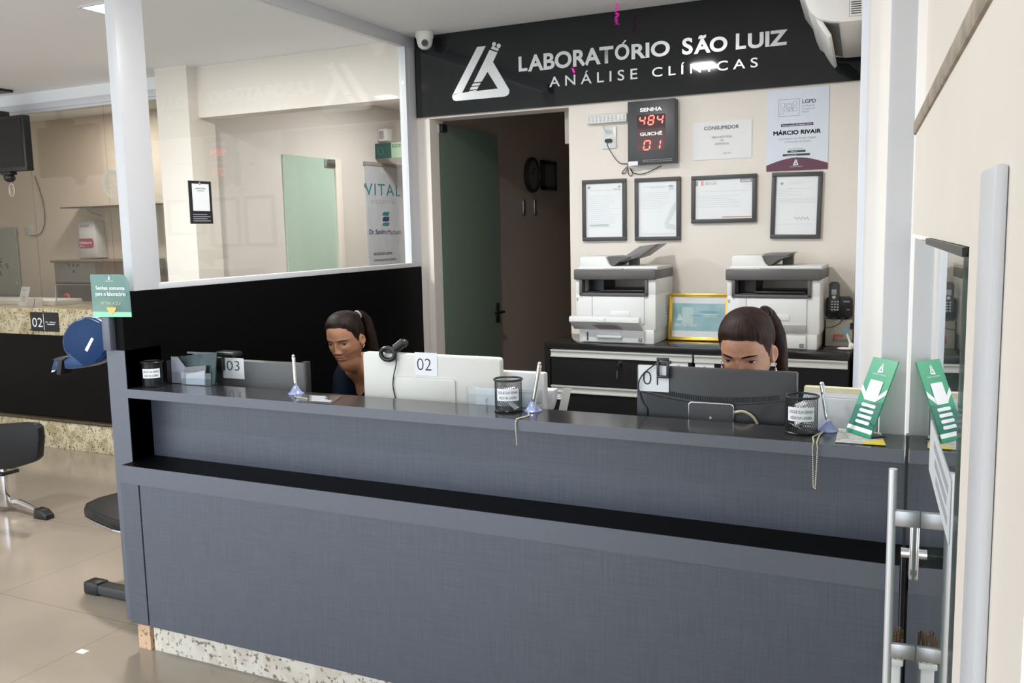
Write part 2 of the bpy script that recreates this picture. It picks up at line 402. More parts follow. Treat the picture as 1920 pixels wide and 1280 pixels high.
# white column standing on the right end of the counter
G().box(-.150, -.082, 2.735, 2.80, 0, HC-.001, .003).done('white_post', alu)
tag(bpy.data.objects['white_post'], 'white aluminium post standing behind the right end of the counter up to the ceiling', 'post')
# white grey boxes behind the right end
t = thing('document_tray', 'white document tray holding papers behind the green sign stand', 'tray', (-.26, 2.80, .745))
G().box(-.365, -.156, 2.755, 2.80, .746, 1.19, .004).done('tray_body', mat('pale_grey_plastic', (.70, .71, .73), .5), t)
G().box(-.363, -.16, 2.76, 2.795, 1.191, 1.205).done('paper', whitep, t)
G().box(-.362, -.165, 2.762, 2.792, 1.2055, 1.219).done('folder', mat('pale_yellow_card', (.80, .74, .50), .6), t)

# ---------------------------------------------------------------- sign above the alcove
SY = YB-.02
t = thing('wall_sign', 'glossy black wall sign with silver lettering and flask emblem over the doorway', 'sign', (-1.63, SY, 2.6))
G().box(-2.884, -.378, SY, YB-.0005, 2.382, HC-.001).done('sign_board', mat('glossy_black_acrylic', (.010, .011, .013), .04, var=0), t)
silver = mat('silver_vinyl', (.66, .66, .665), .3, metal=.35, var=.02)
def cp(x, y, Y=SY-.004): return at(760+x/3.692, y/3.692, 'Y', Y)
g = G()
for P in ([(497,325),(556,318),(393,642),(325,660)], [(327,652),(393,642),(640,612),(720,622),(718,645),(706,660),(686,668),(348,699),(330,690),(324,672)],
          [(606,428),(720,622),(640,612),(568,495)], [(583,345),(637,362),(606,430),(569,496),(528,564),(473,570)],
          [(469,578),(522,573),(512,590),(459,596)], [(455,602),(508,597),(497,617),(445,622)], [(441,630),(490,624),(498,632),(440,642)], [(602,318),(647,338),(641,354),(592,337)]):
    g.prism([cp(*p) for p in P], (0, .003, 0))
for c in ((614,305),(646,317)): p = cp(*c); g.cyl(p, p+Vector((0, .003, 0)), .0125)
g.done('emblem', silver, t, smooth=0)
g = G()
def word(g, s, p0, p1, bold=.03, space=1.0, **k):
    """p0: pixel of the bottom left, p1: of the top right of a word on the sign"""
    a = at(*p0, 'Y', SY-.004); b = at(*p1, 'Y', SY-.004); letter_bm(g, s, a.x, b.x, a.z, b.z, SY-.004, bold, space, **k)
word(g, 'L', (972.6, 134.5), (988.5, 104.5)); word(g, 'ABORAT', (990, 134.3), (1150, 85.5), .03); word(g, 'O', (1153, 113.5), (1180, 81), .03); word(g, 'RIO', (1184, 111.5), (1256, 75), .03)
pa = [at(x, y_, 'Y', SY-.004) for x, y_ in ((1166, 81.5), (1171.5, 75), (1175, 75.5), (1169, 82.3))]; g.bm.faces.new([g.bm.verts.new(p) for p in pa])
done_raw(g, 'lettering', silver, t); g = G()
word(g, 'S', (1279, 103), (1299, 70)); word(g, 'ÃO', (1301, 101.5), (1364, 67), .035); done_raw(g, 'lettering', silver, t); g = G(); word(g, 'L', (1379.5, 93), (1399, 61)); word(g, 'UIZ', (1402, 91.5), (1477, 54.5), .035)
done_raw(g, 'lettering', silver, t); g = G()
word(g, 'ANÁLISE', (1030, 163.5), (1195, 128), .008, 1.55); done_raw(g, 'lettering', silver, t); g = G(); word(g, 'CLÍNICAS', (1222.5, 144.5), (1421, 107.5), .008, 1.55)
done_raw(g, 'lettering', silver, t)
# ---------------------------------------------------------------- things on the alcove wall
def span(p0, p1, Y):
    a = at(*p0, 'Y', Y); b = at(*p1, 'Y', Y); return min(a.x, b.x), max(a.x, b.x), min(a.z, b.z), max(a.z, b.z)
framem = mat('dark_grey_frame', (.060, .058, .058), .45, var=.05)
docp = mat('document_paper', (.80, .82, .83), .5, var=.01)
def doc_frame(name, label, c, tilt=0):
    """c: pixel corners tl, tr, br, bl"""
    P = [at(*p, 'Y', YB-.02) for p in c]
    x0 = (P[0].x+P[3].x)/2; x1 = (P[1].x+P[2].x)/2; z1 = (P[0].z+P[1].z)/2; z0 = (P[2].z+P[3].z)/2
    cx, cz = (x0+x1)/2, (z0+z1)/2; w, h = x1-x0, z1-z0
    t = thing(name, label, 'picture frame', (cx, YB-.001, cz), 'framed documents on the alcove wall', rot=(0, tilt, 0))
    G().frame(-w/2, w/2, -h/2, h/2, .021, -.020, 0, .002).done('frame', framem, t)
    G().box(-w/2+.018, w/2-.018, -.010, -.004, -h/2+.018, h/2-.018).done('paper', docp, t)
    return t, w-.042, h-.042
def lines(g, rows, y=-.0108, h=.0026):
    for x0, x1, z in rows: g.box(x0, x1, y, y+.0006, z-h/2, z+h/2)
t, w, h = doc_frame('framed_document', 'framed document with a grey bar near its foot, leftmost of the four wall frames', [(1091.6,336.9),(1174,335.5),(1173,451),(1091,452)])
g = G(); rnd = random.Random(3)
lines(g, [(-w*.42, w*.42*rnd.uniform(.3, 1), h*(.28-.037*k)) for k in range(17)], h=.0016); g.box(-w*.40, w*.12, -.0108, -.0102, -h*.30, -h*.26); g.box(w*.24, w*.44, -.0108, -.0102, h*.36, h*.40); lines(g, [(-w*.4, w*.2, h*.37)])
g.done('text_lines', paleink, t); 
G().cyl((-w*.41, -.0108, h*.43), (-w*.41, -.0102, h*.43), .008).done('crest', greyink, t); G().cyl((w*.41, -.0108, h*.43), (w*.41, -.0102, h*.43), .006).done('crest', greyink, t)
t, w, h = doc_frame('framed_document', 'framed document with a large grey flask watermark, second wall frame from the left', [(1188.7,334),(1274.7,331.2),(1275.6,450.5),(1190.3,451)])
g = G(); lines(g, [(-w*.42, w*rnd.uniform(.1, .40), h*(.30-.035*k)) for k in range(9)]+[(-w*.10, w*.1, -h*.05)], h=.0016); lines(g, [(-w*.38, w*.38, h*.41), (-w*.2, w*.2, h*.385), (-w*.42, w*.45, -h*.45)], h=.003); g.box(w*.30, w*.42, -.0108, -.0102, h*.34, h*.43)
g.done('text_lines', paleink, t)
g = G(); g.prism([(w*.48, -.0104, h*.14), (w*.48, -.0104, -.02*h), (w*.30, -.0104, -h*.26), (w*.48, -.0104, -h*.30), (w*.48, -.0104, -h*.38), (w*.22, -.0104, -h*.36), (w*.18, -.0104, -h*.26), (w*.36, -.0104, h*.02)], (0, .0004, 0)); g.done('watermark', mat('watermark_grey', (.64, .68, .67), .5, var=0), t)
t, w, h = doc_frame('framed_licence', 'wide framed licence with red and grey colour bars in its corner', [(1296,329),(1418,326.5),(1417.7,417),(1295.5,418)])
g = G(); lines(g, [(-w*.46, w*rnd.uniform(-.1, .35), h*(.08-.055*k)) for k in range(6)]+[(-w*.40, w*.42, h*.20), (w*.33, w*.49, h*.345)], h=.0018); g.done('text_lines', paleink, t)
g = G(); letter_bm(g, 'SÃO LUÍS', -w*.33, -w*.13, h*.37, h*.435, -.0106, .01); done_raw(g, 'lettering', greyink, t)
G().box(-w*.5, -w*.455, -.0108, -.0102, h*.35, h*.47).done('grey_bar', greyink, t); G().box(-w*.40, -w*.355, -.0108, -.0102, h*.35, h*.47).done('red_bar', mat('salmon_print', (.80, .36, .30), .5, var=0), t)
G().box(w*.29, w*.49, -.0108, -.0102, h*.40, h*.49).done('badge', mat('slate_print', (.30, .33, .38), .5, var=0), t)
g = G(); letter_bm(g, 'ALVARÁ', w*.31, w*.47, h*.418, h*.47, -.011, .03); done_raw(g, 'badge_lettering', whitep, t)
G().box(-w*.02, w*.49, -.0108, -.0102, -h*.47, -h*.445).done('orange_line', mat('brick_print', (.62, .30, .18), .5, var=0), t)
t, w, h = doc_frame('framed_document', 'slightly tilted framed letter, rightmost of the four wall frames', [(1448,322.5),(1543,322),(1537.5,448),(1443,446.7)], .02)
g = G(); lines(g, [(-w*.20, w*.30, h*.40), (-w*.2, w*.1, h*.375), (-w*.22, w*.35, h*.29)]+[(-w*.42, -w*.32+w*rnd.uniform(0, .5), h*(.27-.03*k)) for k in range(4)]+[(-w*.42, w*.45, h*(.12-.025*k)) for k in range(4)]+[(-w*.42, w*.4, -h*.32)], h=.0016); g.done('text_lines', paleink, t)
g = G(); g.tube([(-w*.05+k*.006, -.0106, -h*.22+.008*math.sin(k*1.9)) for k in range(14)], .0012, 4); g.done('signature', greyink, t)
G().cyl((-w*.36, -.0108, h*.38), (-w*.36, -.0102, h*.38), .007).done('crest', greyink, t)

# paper notice
x0, x1, z0, z1 = span((1299.5, 301), (1410.3, 223), YB)
t = thing('consumer_notice', 'plain white paper notice on the wall headed CONSUMIDOR', 'notice', ((x0+x1)/2, YB, (z0+z1)/2))
G().box(x0, x1, YB-.004, YB-.001, z0, z1).done('paper', mat('notice_paper', (.80, .80, .80), .6, var=.01), t)
g = G(); ww = x1-x0; hh = z1-z0; y = YB-.0047
a = at(1320.5, 244.5, 'Y', YB); b = at(1386, 233, 'Y', YB); letter_bm(g, 'CONSUMIDOR', a.x, b.x, a.z, b.z-.001, y, .006)
for s, k, f in (('EXIJA A NOTA FISCAL', .56, .34), ('OU', .47, .06), ('CUPOM FISCAL', .38, .24)): letter_bm(g, s, x0+ww*(.5-f/2), x0+ww*(.5+f/2), z0+hh*k, z0+hh*k+.010, y)
letter_bm(g, 'LEI Nº', x0+ww*.52, x0+ww*.66, z0+hh*.13, z0+hh*.13+.008, y); done_raw(g, 'lettering', mat('soft_black_ink', (.10, .10, .12), .6, var=0), t)
# poster
x0, x1, z0, z1 = span((1437, 322), (1555.5, 161), YB)
t = thing('data_protection_poster', 'pale blue paper poster with a maroon arc, under the black sign', 'poster', ((x0+x1)/2, YB, (z0+z1)/2))
G().box(x0, x1, YB-.004, YB-.001, z0, z1).done('paper', mat('pale_blue_paper', (.70, .75, .83), .5, var=.01), t)
ww = x1-x0; hh = z1-z0; X = lambda f: x0+ww*f; Z = lambda f: z0+hh*f; y = YB-.0047
maroon = mat('maroon_print', (.12, .035, .065), .5, var=0)
arc = [(X(0), YB-.0046, Z(0)), (X(1), YB-.0046, Z(0))]+[(X(1-k/12), YB-.0046, Z(.075+.085*math.sin(PI*k/12))) for k in range(13)]
G().prism(arc, (0, .0006, 0)).done('arc', maroon, t)
g = G(); letter_bm(g, 'LGPD', X(.575), X(.79), Z(.815), Z(.86), y, .02); letter_bm(g, 'MÁRCIO RIVAIR', X(.11), X(.88), Z(.443), Z(.495), y, .035); done_raw(g, 'heading', mat('charcoal_ink', (.045, .05, .06), .6, var=0), t)
g = G()
for k, s in enumerate(('Lei Geral de', 'Proteção de', 'Dados')): letter_bm(g, s, X(.575), X(.575)+ww*(.20 if k < 2 else .11), Z(.775-.036*k), Z(.775-.036*k)+.009, y)
letter_bm(g, 'Especialista em Direito Digital', X(.21), X(.80), Z(.385), Z(.41), y); letter_bm(g, 'e Proteção de Dados', X(.30), X(.72), Z(.345), Z(.37), y); letter_bm(g, 'Mais informações', X(.37), X(.61), Z(.262), Z(.277), y)
fx0, fx1, fz0, fz1 = X(.19), X(.53), Z(.67), Z(.88)
g.frame(fx0, fx1, fz0, fz1, .0022, y-.0002, y+.0004); fw = fx1-fx0; fh = fz1-fz0
for a, b, c, d in ((.1, .3, .55, .8), (.1, .24, .15, .45), (.7, .86, .6, .85), (.66, .88, .3, .5), (.3, .7, .28, .74)): g.frame(fx0+fw*a, fx0+fw*b, fz0+fh*c, fz0+fh*d, .0012, y-.0002, y+.0004)
sx, sz = fx0+fw*.5, fz0+fh*.52
g.tube([(sx, y, sz+.017), (sx+.013, y, sz+.012), (sx+.012, y, sz-.004), (sx, y, sz-.018), (sx-.012, y, sz-.004), (sx-.013, y, sz+.012)], .0012, 4, closed=True); g.tube([(sx-.005, y, sz), (sx-.001, y, sz-.005), (sx+.007, y, sz+.005)], .0012, 4)
done_raw(g, 'small_print', greyink, t)
g = G(); g.box(X(.235), X(.755), y-.0002, YB-.003, Z(.545), Z(.578)); g.box(X(.345), X(.64), y-.0002, YB-.003, Z(.222), Z(.248)); g.box(X(.27), X(.71), y-.0002, YB-.003, Z(.180), Z(.206)); g.done('print_bars', mat('charcoal_ink', (.045, .05, .06)), t)
g = G(); letter_bm(g, 'Encarregado de dados/ DPO', X(.26), X(.73), Z(.552), Z(.569), y-.0006, .01); letter_bm(g, '(98) 9', X(.40), X(.50), Z(.228), Z(.241), y-.0006); letter_bm(g, 'contato', X(.33), X(.50), Z(.186), Z(.199), y-.0006)
cx, cz = X(.49), Z(.095); k = .0105
def flask(g, cx, cz, k, y, M=None):
    """small flask emblem, drawn in the XZ plane facing -Y"""
    t2 = G()
    for P in ([(-.35, 1.6), (-.05, 1.65), (-.85, -.9), (-1.25, -.9)], [(-1.2, -.8), (-.85, -.75), (.45, -.6), (.95, -.6), (.8, -1.0), (.5, -1.05), (-1.0, -1.25), (-1.25, -1.1)],
              [(.28, .65), (.95, -.6), (.45, -.6), (.05, .2)], [(.2, 1.3), (.5, 1.2), (.3, .65), (.05, .2), (-.5, -.6), (-.75, -.6), (-.1, .6)]): t2.prism([(cx+a*k, y, cz+b*k) for a, b in P], (0, .0004, 0))
    if M is not None: t2.bm.transform(M)
    me = bpy.data.meshes.new('tmp'); t2.bm.to_mesh(me); t2.bm.free(); g.bm.from_mesh(me); bpy.data.meshes.remove(me)
flask(g, cx, cz, k*1.1, y-.0006); letter_bm(g, 'LABORATÓRIO', X(.39), X(.59), Z(.042), Z(.052), y-.0006); done_raw(g, 'white_print', whitep, t)

# queue number display
x0, x1, z0, z1 = span((1177, 309.5), (1266, 183.5), YB-.06)
t = thing('queue_display', 'dark grey wall display with glowing red queue numbers 484 and 01', 'queue display', ((x0+x1)/2, YB, (z0+z1)/2))
G().box(x0, x1, YB-.06, YB-.001, z0, z1, .004).done('case', dgrey, t)
y = YB-.0605
sx0, sx1, sz0, sz1 = span((1195, 283.5), (1247.5, 212.5), YB-.06)
G().box(sx0, sx1, y-.0008, y+.002, z0+(z1-z0)*.56, sz1).done('number_window', mat('dark_red_window', (.05, .008, .008), .15, var=0), t)
G().box(sx0, sx1, y-.0008, y+.002, sz0, z0+(z1-z0)*.555).done('counter_window', mat('brown_red_window', (.09, .03, .025), .2, var=0), t)
def word3(g, s, p0, p1, Y, bold=0, **k):
    a = at(*p0, 'Y', Y); b = at(*p1, 'Y', Y); letter_bm(g, s, a.x, b.x, a.z, b.z, Y, bold, **k)
g = G(); word3(g, 'SENHA', (1200, 210), (1241.5, 199.5), y-.001, .035); word3(g, 'GUICHÊ', (1200, 255), (1241.5, 246), y-.001, .035); done_raw(g, 'lettering', mat('display_white_lettering', (.8, .8, .8), .5, var=0, emit=.25), t)
redled = mat('red_led', (1, .08, .05), .4, var=0, emit=6, ecol=(1, .06, .045))
SEG = {'0': 'abcdef', '1': 'bc', '4': 'bcfg', '8': 'abcdefg'}
def seg7(g, ch, x, z, w, h, y, sl=.16, th=.0075):
    pt = {'tl': (0, h), 'tr': (w, h), 'ml': (0, h/2), 'mr': (w, h/2), 'bl': (0, 0), 'br': (w, 0)}
    sg = {'a': ('tl', 'tr'), 'b': ('tr', 'mr'), 'c': ('mr', 'br'), 'd': ('bl', 'br'), 'e': ('ml', 'bl'), 'f': ('tl', 'ml'), 'g': ('ml', 'mr')}
    for s in SEG[ch]:
        a, b = (Vector((x+pt[q][0]+pt[q][1]*sl, y, z+pt[q][1])) for q in sg[s]); d = (b-a).normalized(); n = Vector((d.z, 0, -d.x))*th/2
        a2 = a+d*th*.35; b2 = b-d*th*.35
        g.prism([a2, a2+d*th*.45+n, b2-d*th*.45+n, b2, b2-d*th*.45-n, a2+d*th*.45-n], (0, .001, 0))
def digits(name, s, p0, p1, n):
    a = at(*p0, 'Y', y); b = at(*p1, 'Y', y); g = G(); h = b.z-a.z; st = (b.x-a.x)/n
    for k, ch in enumerate(s): seg7(g, ch, a.x+st*k+st*.08, a.z, st*.58, h, y-.002, th=h*.14)
    g.done(name, redled, t, smooth=0)
digits('queue_number', '484', (1197, 235), (1247, 215), 3); digits('counter_number', '01', (1205, 281), (1243, 262), 2)
g = G()
for k in range(9): g.box(x0+.085+k*.018, x0+.099+k*.018, y-.0008, y+.002, z0+.012, z0+.0145); g.box(x0+.085+k*.018, x0+.099+k*.018, y-.0008, y+.002, z0+.020, z0+.0225)
g.done('vents', greyink, t)
G().box(x0+.004, x0+.057, y-.001, y+.002, z0-.004, z0+.018).done('tag', whitep, t)
# cord of the display
def wire(g, px, Y, r=.0022, n=6):
    P = [at(p[0], p[1], 'Y', p[2] if len(p) > 2 else Y) for p in px]; Q = []
    for i in range(len(P)-1):
        a, b, c, d = P[max(i-1, 0)], P[i], P[i+1], P[min(i+2, len(P)-1)]
        for k in range(6):
            u = k/6; Q.append(.5*((2*b)+(c-a)*u+(2*a-5*b+4*c-d)*u*u+(3*b-a-3*c+d)*u**3))
    Q.append(P[-1]); return g.tube(Q, r, n)
g = G(); wire(g, [(1138, 266, YB-.02), (1140, 275), (1152, 295), (1163, 306), (1174, 307), (1178, 310), (1172, 316), (1166, 325), (1172, 324), (1177, 314), (1178, 325), (1183, 330), (1186, 323), (1181, 314)], YB-.01)
wire(g, [(1181, 314), (1187, 324), (1205, 326), (1225, 318), (1240, 310.5, YB-.012)], YB-.012)
g.done('power_cord', black, t)
# emergency light + outlet
x0, x1, z0, z1 = span((1099, 233), (1175, 211), YB-.04)
t = thing('emergency_light', 'long white emergency light with rows of small lamps left of the number display', 'emergency light', ((x0+x1)/2, YB, (z0+z1)/2))
G().box(x0, x1, YB-.04, YB-.001, z0, z1, .006).done('housing', white, t)
g = G(); M0 = mat('lamp_silver', (.62, .63, .66), .2, metal=.4, var=0)
for i in range(10):
    for j in range(3): g.sphere((x0+.016+i*(x1-x0-.032)/9, YB-.040, z0+.014+j*(z1-z0-.028)/2), (.007, .003, .006), 10, 6)
g.done('small_lamps', M0, t)
x0, x1, z0, z1 = span((1128.5, 279.5), (1155, 236.5), YB-.01)
t = thing('wall_outlet', 'white double wall outlet below the emergency light', 'outlet', ((x0+x1)/2, YB, (z0+z1)/2))
G().box(x0, x1, YB-.010, YB-.001, z0, z1, .003).done('cover_plate', mat('outlet_white', (.74, .75, .73), .3), t)
cx = (x0+x1)/2
G().prism(rrect(cx-.020, cx+.020, z0+.09-.010, z0+.09+.010, .009, YB-.014), (0, .006, 0)).done('socket', mat('socket_grey', (.55, .55, .55), .4), t)
G().prism(rrect(cx-.020, cx+.020, z0+.042-.010, z0+.042+.010, .009, YB-.024), (0, .014, 0)).done('plug', black, t)
g = G(); wire(g, [(1133, 234, YB-.02), (1131, 239), (1136, 246), (1141, 248, YB-.012)], YB-.015, .0018); tag(g.done('lamp_cord', mat('pale_cord', (.5, .46, .38), .5)), 'short pale cord from the emergency light to the outlet', 'cord')

# dome camera
c = Vector((-2.755, 4.655, HC)); t = thing('dome_camera', 'small white dome camera on the ceiling at the left end of the black sign', 'camera', c)
G().lathe([(0, -.002), (.052, -.002), (.052, -.030), (.046, -.045)], c).done('mount_ring', white, t)
G().lathe([(.046, -.042), (.046, -.055), (.038, -.082), (.02, -.097), (0, -.10)], c).done('dome', white, t)
d = (EYE+Vector((.2, 0, 0))-(c+Vector((0, 0, -.07)))).normalized(); p = c+Vector((0, 0, -.062))+d*.030
g = G().cyl(p, p+d*.014, .020); g.done('lens', black, t)
g = G()
for k in range(10):
    a = 2*PI*k/10; s1 = d.orthogonal().normalized(); s2 = d.cross(s1); g.sphere(p+d*.0145+(s1*math.cos(a)+s2*math.sin(a))*.015, .002, 6, 4)
g.done('infrared_lights', steel, t)

# split air conditioner on the right inner wall
y0, y1 = 3.87, 4.70; Pz = [at(*p, 'Y', y0)+Vector((.036, 0, 0)) for p in ((1506, -18), (1511, 5), (1520, 25), (1535, 37), (1558, 41), (1580, 42), (1616, 38))]
zb = Pz[-2].z; X1 = -.274
prof = [(p.x, y0, p.z) for p in Pz[:-1]]+[(X1, y0, zb), (X1, y0, zb+.29), (-.47, y0, zb+.29), (-.52, y0, zb+.265), (-.545, y0, zb+.2)]
t = thing('air_conditioner', 'white split air conditioner with open flap high at the right end of the black sign', 'air conditioner', (X1, y0, zb))
MA = Matrix.Translation((X1-.036, y0, 0)) @ Matrix.Rotation(math.radians(4.2), 4, 'Z') @ Matrix.Translation((-X1, -y0, 0))
acw = mat('aircon_white', (.80, .79, .76), .3, var=.01)
G().prism(prof, (0, y1-y0, 0), .004).done('housing', acw, t, M=MA)
xa = Pz[3].x
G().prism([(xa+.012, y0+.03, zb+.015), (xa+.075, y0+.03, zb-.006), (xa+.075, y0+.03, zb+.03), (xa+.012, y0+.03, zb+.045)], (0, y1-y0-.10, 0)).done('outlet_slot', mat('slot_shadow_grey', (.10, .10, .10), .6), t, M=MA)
G().prism([(xa-.016, y0+.03, zb+.040), (xa+.012, y0+.03, zb+.022), (xa+.050, y0+.03, zb-.040), (xa+.040, y0+.03, zb-.052), (xa+.022, y0+.03, zb-.030), (xa-.004, y0+.03, zb+.012)], (0, y1-y0-.08, 0), .002).done('flap', acw, t, M=MA)
g = G(); gx = at(1597, 27, 'Y', y0).x+.036
for k in range(6): g.box(gx-.002, gx+.034, y0-.0012, y0+.003, zb+.028+k*.0085, zb+.0315+k*.0085)
g.done('vent_grille', ink, t, M=MA)
g = G()
g.frame(gx-.010, X1, zb+.018, zb+.088, .0018, y0-.0008, y0+.002); g.done('panel_seam', greyink, t, M=MA)

# tinsel
g = G(); rr = random.Random(5)
P = [Vector((-1.568+.004*math.sin(k), 4.60, HC-.002-k*.007)) for k in range(15)]
g.tube(P, .0018, 5)
for p in P:
    for q in range(7):
        a = rr.uniform(0, 2*PI); e = p+Vector((math.cos(a)*.011, math.sin(a)*.011, rr.uniform(-.006, .006))); g.tube([p, e], .0009, 3)
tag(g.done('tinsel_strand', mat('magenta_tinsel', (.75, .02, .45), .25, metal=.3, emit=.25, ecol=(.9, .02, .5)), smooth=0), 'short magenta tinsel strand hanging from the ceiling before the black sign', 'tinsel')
p = at(1075, 132, 'Y', SY-.006)
G().prism([p+Vector(q) for q in ((-.011, 0, .016), (.002, 0, .010), (.010, 0, -.008), (.006, 0, -.018), (-.006, 0, -.004))], (0, .004, 0)).done('tinsel_scrap', mat('magenta_tinsel', (.75, .02, .45)))
tag(bpy.data.objects['tinsel_scrap'], 'tiny dark magenta tinsel scrap caught on the black sign lettering', 'tinsel')

# ---------------------------------------------------------------- corridor behind the doorway
t = thing('glass_door', 'green frosted glass door standing open into the dark corridor', 'door', (-2.80, 4.86, 0))
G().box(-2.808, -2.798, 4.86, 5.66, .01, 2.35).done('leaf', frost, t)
h0 = at(823, 234, 'Y', 4.86)
g = G(); g.box(-2.815, -2.775, 4.865, 4.93, 2.305, 2.352, .004); g.done('top_hinge', black, t)
G().box(-2.818, -2.795, 4.855, 4.866, 2.300, 2.345).done('hinge_clip', alu, t)
hz = 1.14; hy = 5.60
g = G(); g.cyl((-2.798, hy, hz), (-2.74, hy, hz), .009, n=12); g.cyl((-2.745, hy, hz), (-2.745, hy-.13, hz), .009, n=12); g.box(-2.797, -2.79, hy-.025, hy+.025, hz-.075, hz+.06, .003); g.done('door_handle', black, t)
dkfr = mat('dark_brown_frame', (.035, .03, .028), .5)
p = at(996, 328, 'X', -2.895)
t = thing('wall_clock', 'round dark wall clock inside the dim corridor', 'clock', p)
M = Matrix.Translation(p) @ Matrix.Rotation(PI/2, 4, 'Y')
G().lathe([(0, .0), (.135, 0), (.135, .02), (.125, .03), (.115, .03), (.112, .02)], M=M, n=40).done('rim', dkfr, t)
G().lathe([(0, .012), (.114, .012)], M=M, n=40).done('face', mat('grey_dial', (.18, .165, .15), .5), t)
g = G(); q = p+Vector((.014, 0, 0)); g.tube([q, q+Vector((0, .03, .055))], .003, 4); g.tube([q, q+Vector((0, -.05, .02))], .0025, 4); g.done('hands', ink, t)
a = at(1013, 300, 'X', -2.897); b = at(1039, 361, 'X', -2.897)
t = thing('corridor_picture', 'small dark framed picture beside the corridor clock', 'picture frame', (-2.899, (a.y+b.y)/2, (a.z+b.z)/2))
g = G(); yy0, yy1, zz0, zz1 = a.y, b.y, b.z+.015, a.z
g.box(-2.899, -2.87, yy0, yy0+.03, zz0, zz1); g.box(-2.899, -2.87, yy1-.03, yy1, zz0, zz1); g.box(-2.899, -2.87, yy0, yy1, zz0, zz0+.03); g.box(-2.899, -2.87, yy0, yy1, zz1-.03, zz1); g.done('frame', dkfr, t)
G().box(-2.898, -2.885, yy0+.02, yy1-.02, zz0+.02, zz1-.02).done('picture', mat('dim_print', (.16, .15, .14), .4), t)
for k, px in enumerate((980, 1001)):
    a = at(px, 374, 'X', -2.895); b = at(px, 403, 'X', -2.895)
    tag(G().box(-2.899, -2.880, a.y-.02, a.y+.02, b.z, a.z, .003).done('wall_hook_bar', steel), ('pale vertical bar on the corridor wall directly below the clock', 'pale vertical bar on the corridor wall below the framed picture')[k], 'wall fitting', 'pale bars on the corridor wall')
x0, x1, z0, z1 = span((1060, 270), (1068, 208), YB+.16)
tag(G().box(x0, x0+.12, YB+.151, YB+.28, z0, z1, .004).done('cable_box', mat('beige_box', (.5, .45, .4), .5)), 'pale cable box at the top right edge inside the doorway', 'cable box')
# ---------------------------------------------------------------- cabinet behind the counter
CX0, CX1, CY0, CZ = -1.909, -.378, 4.378, 1.106
t = thing('drawer_cabinet', 'black drawer cabinet with pale metal pull rails under the two printers', 'cabinet', ((CX0+CX1)/2, 4.57, 0))
cab = mat('black_cabinet_laminate', (.014, .013, .013), .3, var=.05)
rail = mat('pale_satin_rail', (.66, .66, .62), .35, metal=.15, var=.02)
G().box(CX0, CX1, CY0-.004, YB-.003, 1.072, CZ, .002).done('cabinet_top', mat('cabinet_top_black', (.022, .02, .019), .13, var=.05), t)
g = G(); g.box(CX0, CX0+.03, CY0, YB-.003, 0, 1.072); g.box(CX1-.03, CX1, CY0, YB-.003, 0, 1.072); g.box(CX0+.03, CX1-.03, CY0+.03, YB-.003, .05, 1.068); g.box(CX0+.03, CX1-.03, CY0+.05, CY0+.07, 0, .05)
g.done('carcass', cab, t)
xm = at(1300, 670, 'Y', CY0).x
for (xa, xb) in ((CX0+.038, xm-.006), (xm+.006, CX1-.004)):
    for k in range(5):
        zt = 1.068-.192*k
        d = G().box(xa, xb, CY0-.002, CY0+.03, zt-.186, zt-.038).done('drawer', cab, t)
        g = G(); g.box(xa, xb, CY0-.014, CY0+.02, zt-.007, zt); g.box(xa, xb, CY0-.006, CY0+.02, zt-.031, zt-.007); g.box(xa, xb, CY0-.012, CY0+.02, zt-.038, zt-.031); g.done('pull_rail', rail, d)
        if (xa < -1.5 and k in (1, )) or (xa > -1.5 and k == 0) or (xa < -1.5 and k == 0):
            tx = xb-.115 if (xa < -1.5 and k == 0) else xa+.004
            G().box(tx, tx+.095, CY0-.004, CY0-.001, zt-.077, zt-.041).done('tag', whitep, d)
            g = G(); g.box(tx+.028, tx+.07, CY0-.0046, CY0-.0038, zt-.068, zt-.0655); g.box(tx+.042, tx+.054, CY0-.0046, CY0-.0038, zt-.060, zt-.055); g.done('tag_print', greyink, d)
p = at(1161.5, 681, 'Y', CY0-.004)
kz = G().cyl(p+Vector((0, .006, 0)), p+Vector((0, -.008, 0)), .013); kz.done('lock', chrome, t)
t = thing('cabinet_key', 'small key with black bow hanging from the lock of the top left drawer', 'key', p+Vector((0, -.01, 0)))
g = G(); q = p+Vector((-.004, -.02, -.022)); g.tube([q+Vector((.011*math.cos(a), 0, .014*math.sin(a))) for a in [2*PI*k/14 for k in range(14)]], .0025, 6, closed=True); g.box(p.x-.002, p.x+.002, p.y-.02, p.y+.003, p.z-.006, p.z+.006); g.done('bow', black, t)
q = p+Vector((-.006, -.02, -.036)); G().box(q.x-.004, q.x+.002, q.y-.001, q.y+.001, q.z-.042, q.z).done('shank', steel, t)

